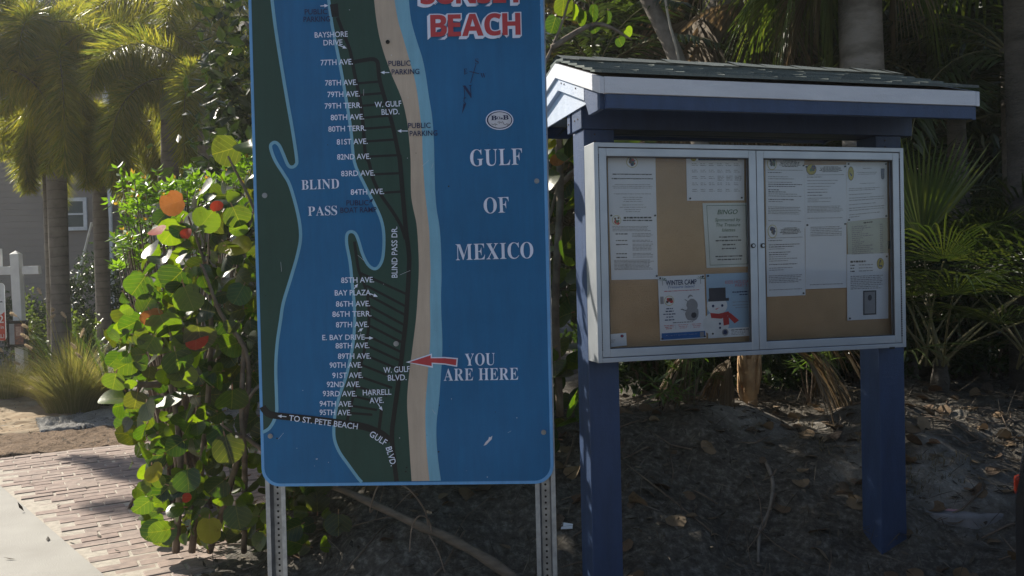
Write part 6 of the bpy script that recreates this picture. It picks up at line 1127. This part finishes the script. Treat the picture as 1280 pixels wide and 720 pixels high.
def car():
    K = thing('parked_car', 'dark parked car whose rear corner with red tail lamp shows at the right edge', 'car', (1.44, 2.52, 0), 0); paint_ = MAT('car_paint_black', (.012, .013, .016), (.014, .015, .018), rough=.22); gl = MAT('car_window', (.05, .065, .08), rough=.05)
    prof = [(.02, .28), (-.015, .52), (.0, .80), (.06, .97), (.12, 1.02), (.55, 1.42), (1.2, 1.50), (2.3, 1.46), (3.0, 1.05), (4.0, .92), (4.25, .72), (4.28, .35), (4.1, .22), (.2, .22)]
    prof = [(x, z) for x, z in prof]; mb = MB(); n = len(prof); V = []; ws = [(-.0, 0.0), (-.06, .06)]
    def ring(y, ins, zc): return [(min(max(x, .0+ins*.9), 4.28-ins*.9) if True else x, y, z if z < .95 else .95+(z-.95)*zc) for x, z in prof]
    rings = [ring(0.0, .10, .93), ring(-.05, .03, .98), ring(-.14, 0, 1), ring(-1.60, 0, 1), ring(-1.69, .03, .98), ring(-1.74, .10, .93)]
    for r in rings: V += r
    Fc = [tuple(range(n)), tuple(range(5*n, 6*n))[::-1]]+[(k*n+i, (k+1)*n+i, (k+1)*n+(i+1) % n, k*n+(i+1) % n) for k in range(5) for i in range(n)]
    mb.add(V, Fc); mb.build('body', paint_, K, smooth=False, bevel=.02)
    mb = MB(); mb.add([(.128, -.22, 1.032), (.128, -1.52, 1.032), (.54, -1.46, 1.418), (.54, -.28, 1.418)], [(0, 1, 2, 3)]); mb.add([(.75, .004, 1.0), (2.5, .004, 1.0), (2.1, .002, 1.36), (.95, .002, 1.38)], [(0, 1, 2, 3)]); mb.build('window', gl, K)
    tl = MAT('tail_lamp_red', (.14, .018, .010), (.11, .014, .008), rough=.2)
    for ya, yb in ((-.005, -.17), (-1.57, -1.735)):
        mb = MB(); mb.box(.036, .12, min(ya, yb)+.012, max(ya, yb)-.022, .812, .872); mb.build('tail_lamp', tl, K, bevel=.012)
    ty = MAT('tyre', (.02, .02, .02), rough=.9)
    for x in (.85, 3.4):
        for y in (-.02, -1.72):
            mb = MB(); mb.disc((x, y-.1, .31), (0, 1, 0), .31, 28, 0, .2); mb.disc((x, y+.1, .31), (0, -1, 0), .31, 28, 0, .2); mb.build('wheel', ty, K)
car()
def fallen_branch():
    P = [at(408, 604, 4.15), at(450, 622, 4.05), at(520, 655, 3.9), at(560, 672, 3.85), at(610, 700, 3.75), at(660, 735, 3.65)]; o = P[3].copy(); K = thing('fallen_branch', 'bare grey branch slanting to the ground under the map board', 'branch', o); mb = MB(); pp = catmull([p-o for p in P], 5); mb.tube(pp, np.linspace(.016, .026, len(pp))*(1+.12*np.sin(np.arange(len(pp))*1.3)), 9); mb.build('limb', MAT('dry_wood', (.16, .125, .095), (.10, .08, .06), rough=.9, scale=12, bump=.7, bscale=60, stretch=(1, 1, 4)), K, smooth=True); tw = MB()
    for q in ([(535, 662, 3.88), (532, 640, 3.86), (515, 615, 3.85), (500, 605, 3.85)], [(540, 668, 3.86), (536, 650, 3.84), (524, 645, 3.8), (515, 660, 3.8), (512, 690, 3.75)], [(536, 668, 3.86), (548, 690, 3.8), (556, 715, 3.75)], [(470, 632, 4.0), (462, 640, 3.98), (470, 612, 3.95), (478, 600, 3.95)]): tw.tube(catmull([at(*a)-o for a in q], 4), .004, 5)
    tw.build('twig', stem_m, K)
fallen_branch()
def root(label, pts, r, seed):
    P = [gpt(q[0], q[1])+Vector((0, 0, r*.6)) for q in pts]; o = P[0].copy(); mb = MB(); pp = catmull([p-o for p in P], 5); mb.tube(pp, np.linspace(r, r*.6, len(pp)), 7); tag(mb.build('exposed_root', bark_b, None, True, loc=o), label, 'root', 'roots hanging down the sand bank')
root('wavy root running down the sand bank right of centre', [(957, 578, 4.2), (966, 605, 4.1), (962, 640, 4.0), (950, 665, 3.95), (948, 705, 3.9)], .012, 1); root('thin root curving down the bank behind the left kiosk post', [(815, 566, 4.2), (802, 580, 4.15), (795, 592, 4.1)], .006, 2); root('thin root at the foot of the left kiosk post', [(790, 622, 4.05), (806, 632, 4.0), (825, 640, 3.95)], .006, 3)
def scrap():
    p = gpt(709, 664); p.z += .012; mb = MB(); mb.add([(-.03, 0, 0), (.025, -.01, .004), (.03, .03, .014), (-.02, .04, .02), (-.03, 0, -.002), (.025, -.01, .002), (.03, .03, .012), (-.02, .04, .018)], [(0, 1, 2, 3), (7, 6, 5, 4), (0, 4, 5, 1), (1, 5, 6, 2), (2, 6, 7, 3), (3, 7, 4, 0)]); tag(mb.build('paper_scrap', paper_m, None, loc=p), 'white paper scrap on the dark ground between board and shelter', 'litter')
scrap()
# leaf litter, twigs and weeds that nobody could count
def litter():
    R = np.random.default_rng(77); n = 12000; x = R.uniform(-1.7, 4.4, n); y = R.uniform(2.7, 6.6, n)**1; z = ground_h(x, y)+.006
    lm = MAT('dry_leaf', (.10, .07, .045), (.05, .036, .024), rough=.9, scale=3); m1 = LEAF('litter_leaf', [(.03, .024, .018), (.07, .055, .040), (.14, .115, .085), (.045, .036, .028), (.24, .20, .15)], (1, 1, 1), .15, .85)
    mb = MB(); D = R.normal(size=(n, 3)); D[:, 2] *= .25; N = R.normal(size=(n, 3))*.35+np.array([0, 0, 1.0]); leaf_kites(mb, np.stack([x, y, z], -1), D, N, R.uniform(.02, .075, n), R.uniform(.005, .03, n), .05)
    n = 9000; x = R.uniform(-1.6, 4.4, n); y = R.uniform(2.8, 6.6, n); z = ground_h(x, y)+.008; D = R.normal(size=(n, 3)); D[:, 2] *= .35; leaf_kites(mb, np.stack([x, y, z], -1), D, np.tile([0, 0, 1.0], (n, 1))+R.normal(size=(n, 3))*.2, R.uniform(.08, .28, n), R.uniform(.003, .007, n), .06)
    tag(mb.build('leaf_litter', m1), kind='stuff')
    n = 2600; x = R.uniform(-9, -1.6, n); y = R.uniform(7.2, 10.5, n); mb = MB(); k = (y > 7.6+.02*(x+4)) & (x+.3*y < 1.2); x, y = x[k], y[k]; n = len(x); z = ground_h(x, y)+.03; D = R.normal(size=(n, 3)); D[:, 2] *= .3; leaf_kites(mb, np.stack([x, y, z], -1), D, np.tile([0, 0, 1.0], (n, 1))+R.normal(size=(n, 3))*.2, R.uniform(.03, .10, n), R.uniform(.005, .02, n), .05)
    for px, py in ((60, 677), (85, 675), (126, 672), (46, 604), (30, 640), (140, 655), (110, 610), (20, 700), (150, 690), (75, 630)): p = ground_pt(px, py, .022); leaf_kites(mb, [(p.x, p.y, .027)], [(R.normal(), R.normal(), .1)], [(0, 0, 1)], R.uniform(.04, .09), R.uniform(.012, .03), .0)
    tag(mb.build('mulch_chips', m1), kind='stuff')
    fl = MB(); R2 = random.Random(12); mfl = LEAF('fallen_sea_grape_leaf', [(.10, .06, .035), (.17, .11, .06), (.06, .038, .026), (.24, .17, .10), (.13, .07, .04)], (1, 1, 1), .1, .7, vein=(.28, .2, .13))
    for _ in range(420):
        x, y = R2.uniform(-1.7, 3.6), R2.uniform(3.0, 5.9); z = gz(x, y)+.012
        round_leaf(fl, (x, y, z), (R2.gauss(0, .35), R2.gauss(0, .35), 1), (R2.gauss(0, 1), R2.gauss(0, 1), 0), R2.uniform(.025, .055), 0, R2.uniform(-.6, .9), 10)
    for _ in range(170):
        x, y = R2.uniform(-1.7, 3.8), R2.uniform(3.0, 5.9); a = R2.uniform(0, 6.28); L = R2.uniform(.12, .5); P = []
        for q in (-.5, 0, .5): px_, py_ = x+math.cos(a)*L*q+R2.gauss(0, .015), y+math.sin(a)*L*q+R2.gauss(0, .015); P.append((px_, py_, gz(px_, py_)+.012+R2.uniform(0, .02)))
        fl.tube(P, [R2.uniform(.002, .006)]*2+[.0015], 5, 1)
    tag(fl.build('fallen_leaves', [mfl, stem_m], smooth=True), kind='stuff')
    gr = LEAF('dry_weed', [(.26, .21, .13), (.17, .14, .08), (.10, .085, .04)], (1.4, 1.3, .8), .35, .6); mb = MB()
    for px, py, Y, k in ((1145, 600, 4.4, 130), (1160, 575, 4.6, 120), (1130, 585, 4.45, 100), (1190, 575, 4.6, 90), (1045, 560, 4.8, 90), (1150, 610, 4.35, 120), (1010, 540, 4.95, 70), (1180, 590, 4.5, 70), (985, 530, 5.0, 60)):
        for _ in range(k//14):
            p = gpt(px+R.normal()*14, py+R.normal()*5); blades(mb, (p.x, p.y, p.z-.01), 9, .07, 1.6, .004, R, .10)
    tag(mb.build('dry_weeds', gr), kind='stuff')
    # sandy grit along the brick edge
    n = 5000; x = R.uniform(-3.2, -1.2, n); y = R.uniform(3.8, 5.6, n); k = np.abs(x+.35*y-.62) < .45; x, y = x[k], y[k]; n = len(x); gm = MAT('grit', (.42, .37, .30), (.22, .18, .14), rough=.95, scale=200); mb = MB(); D = R.normal(size=(n, 3)); D[:, 2] *= .4; leaf_kites(mb, np.stack([x, y, np.full(n, .018)], -1), D, np.tile([0, 0, 1.0], (n, 1)), R.uniform(.006, .03, n), R.uniform(.005, .015, n)); tag(mb.build('grit', gm), kind='stuff')
litter()

# ------------------------------------------------------------------ thin air volume added to imitate lens glare
def veil_haze():
    m = bpy.data.materials.new('veil_haze'); m.use_nodes = True; t = m.node_tree; t.nodes.clear()
    o = t.nodes.new('ShaderNodeOutputMaterial'); v = t.nodes.new('ShaderNodeVolumePrincipled'); v.inputs['Color'].default_value = (.95, .94, .90, 1); v.inputs['Density'].default_value = .0017; v.inputs['Anisotropy'].default_value = .45
    t.links.new(v.outputs[0], o.inputs['Volume'])
    mb = MB(); mb.box(-260, 260, -260, 260, -1.3, 19); tag(mb.build('veil_haze', m), kind='stuff')
veil_haze()
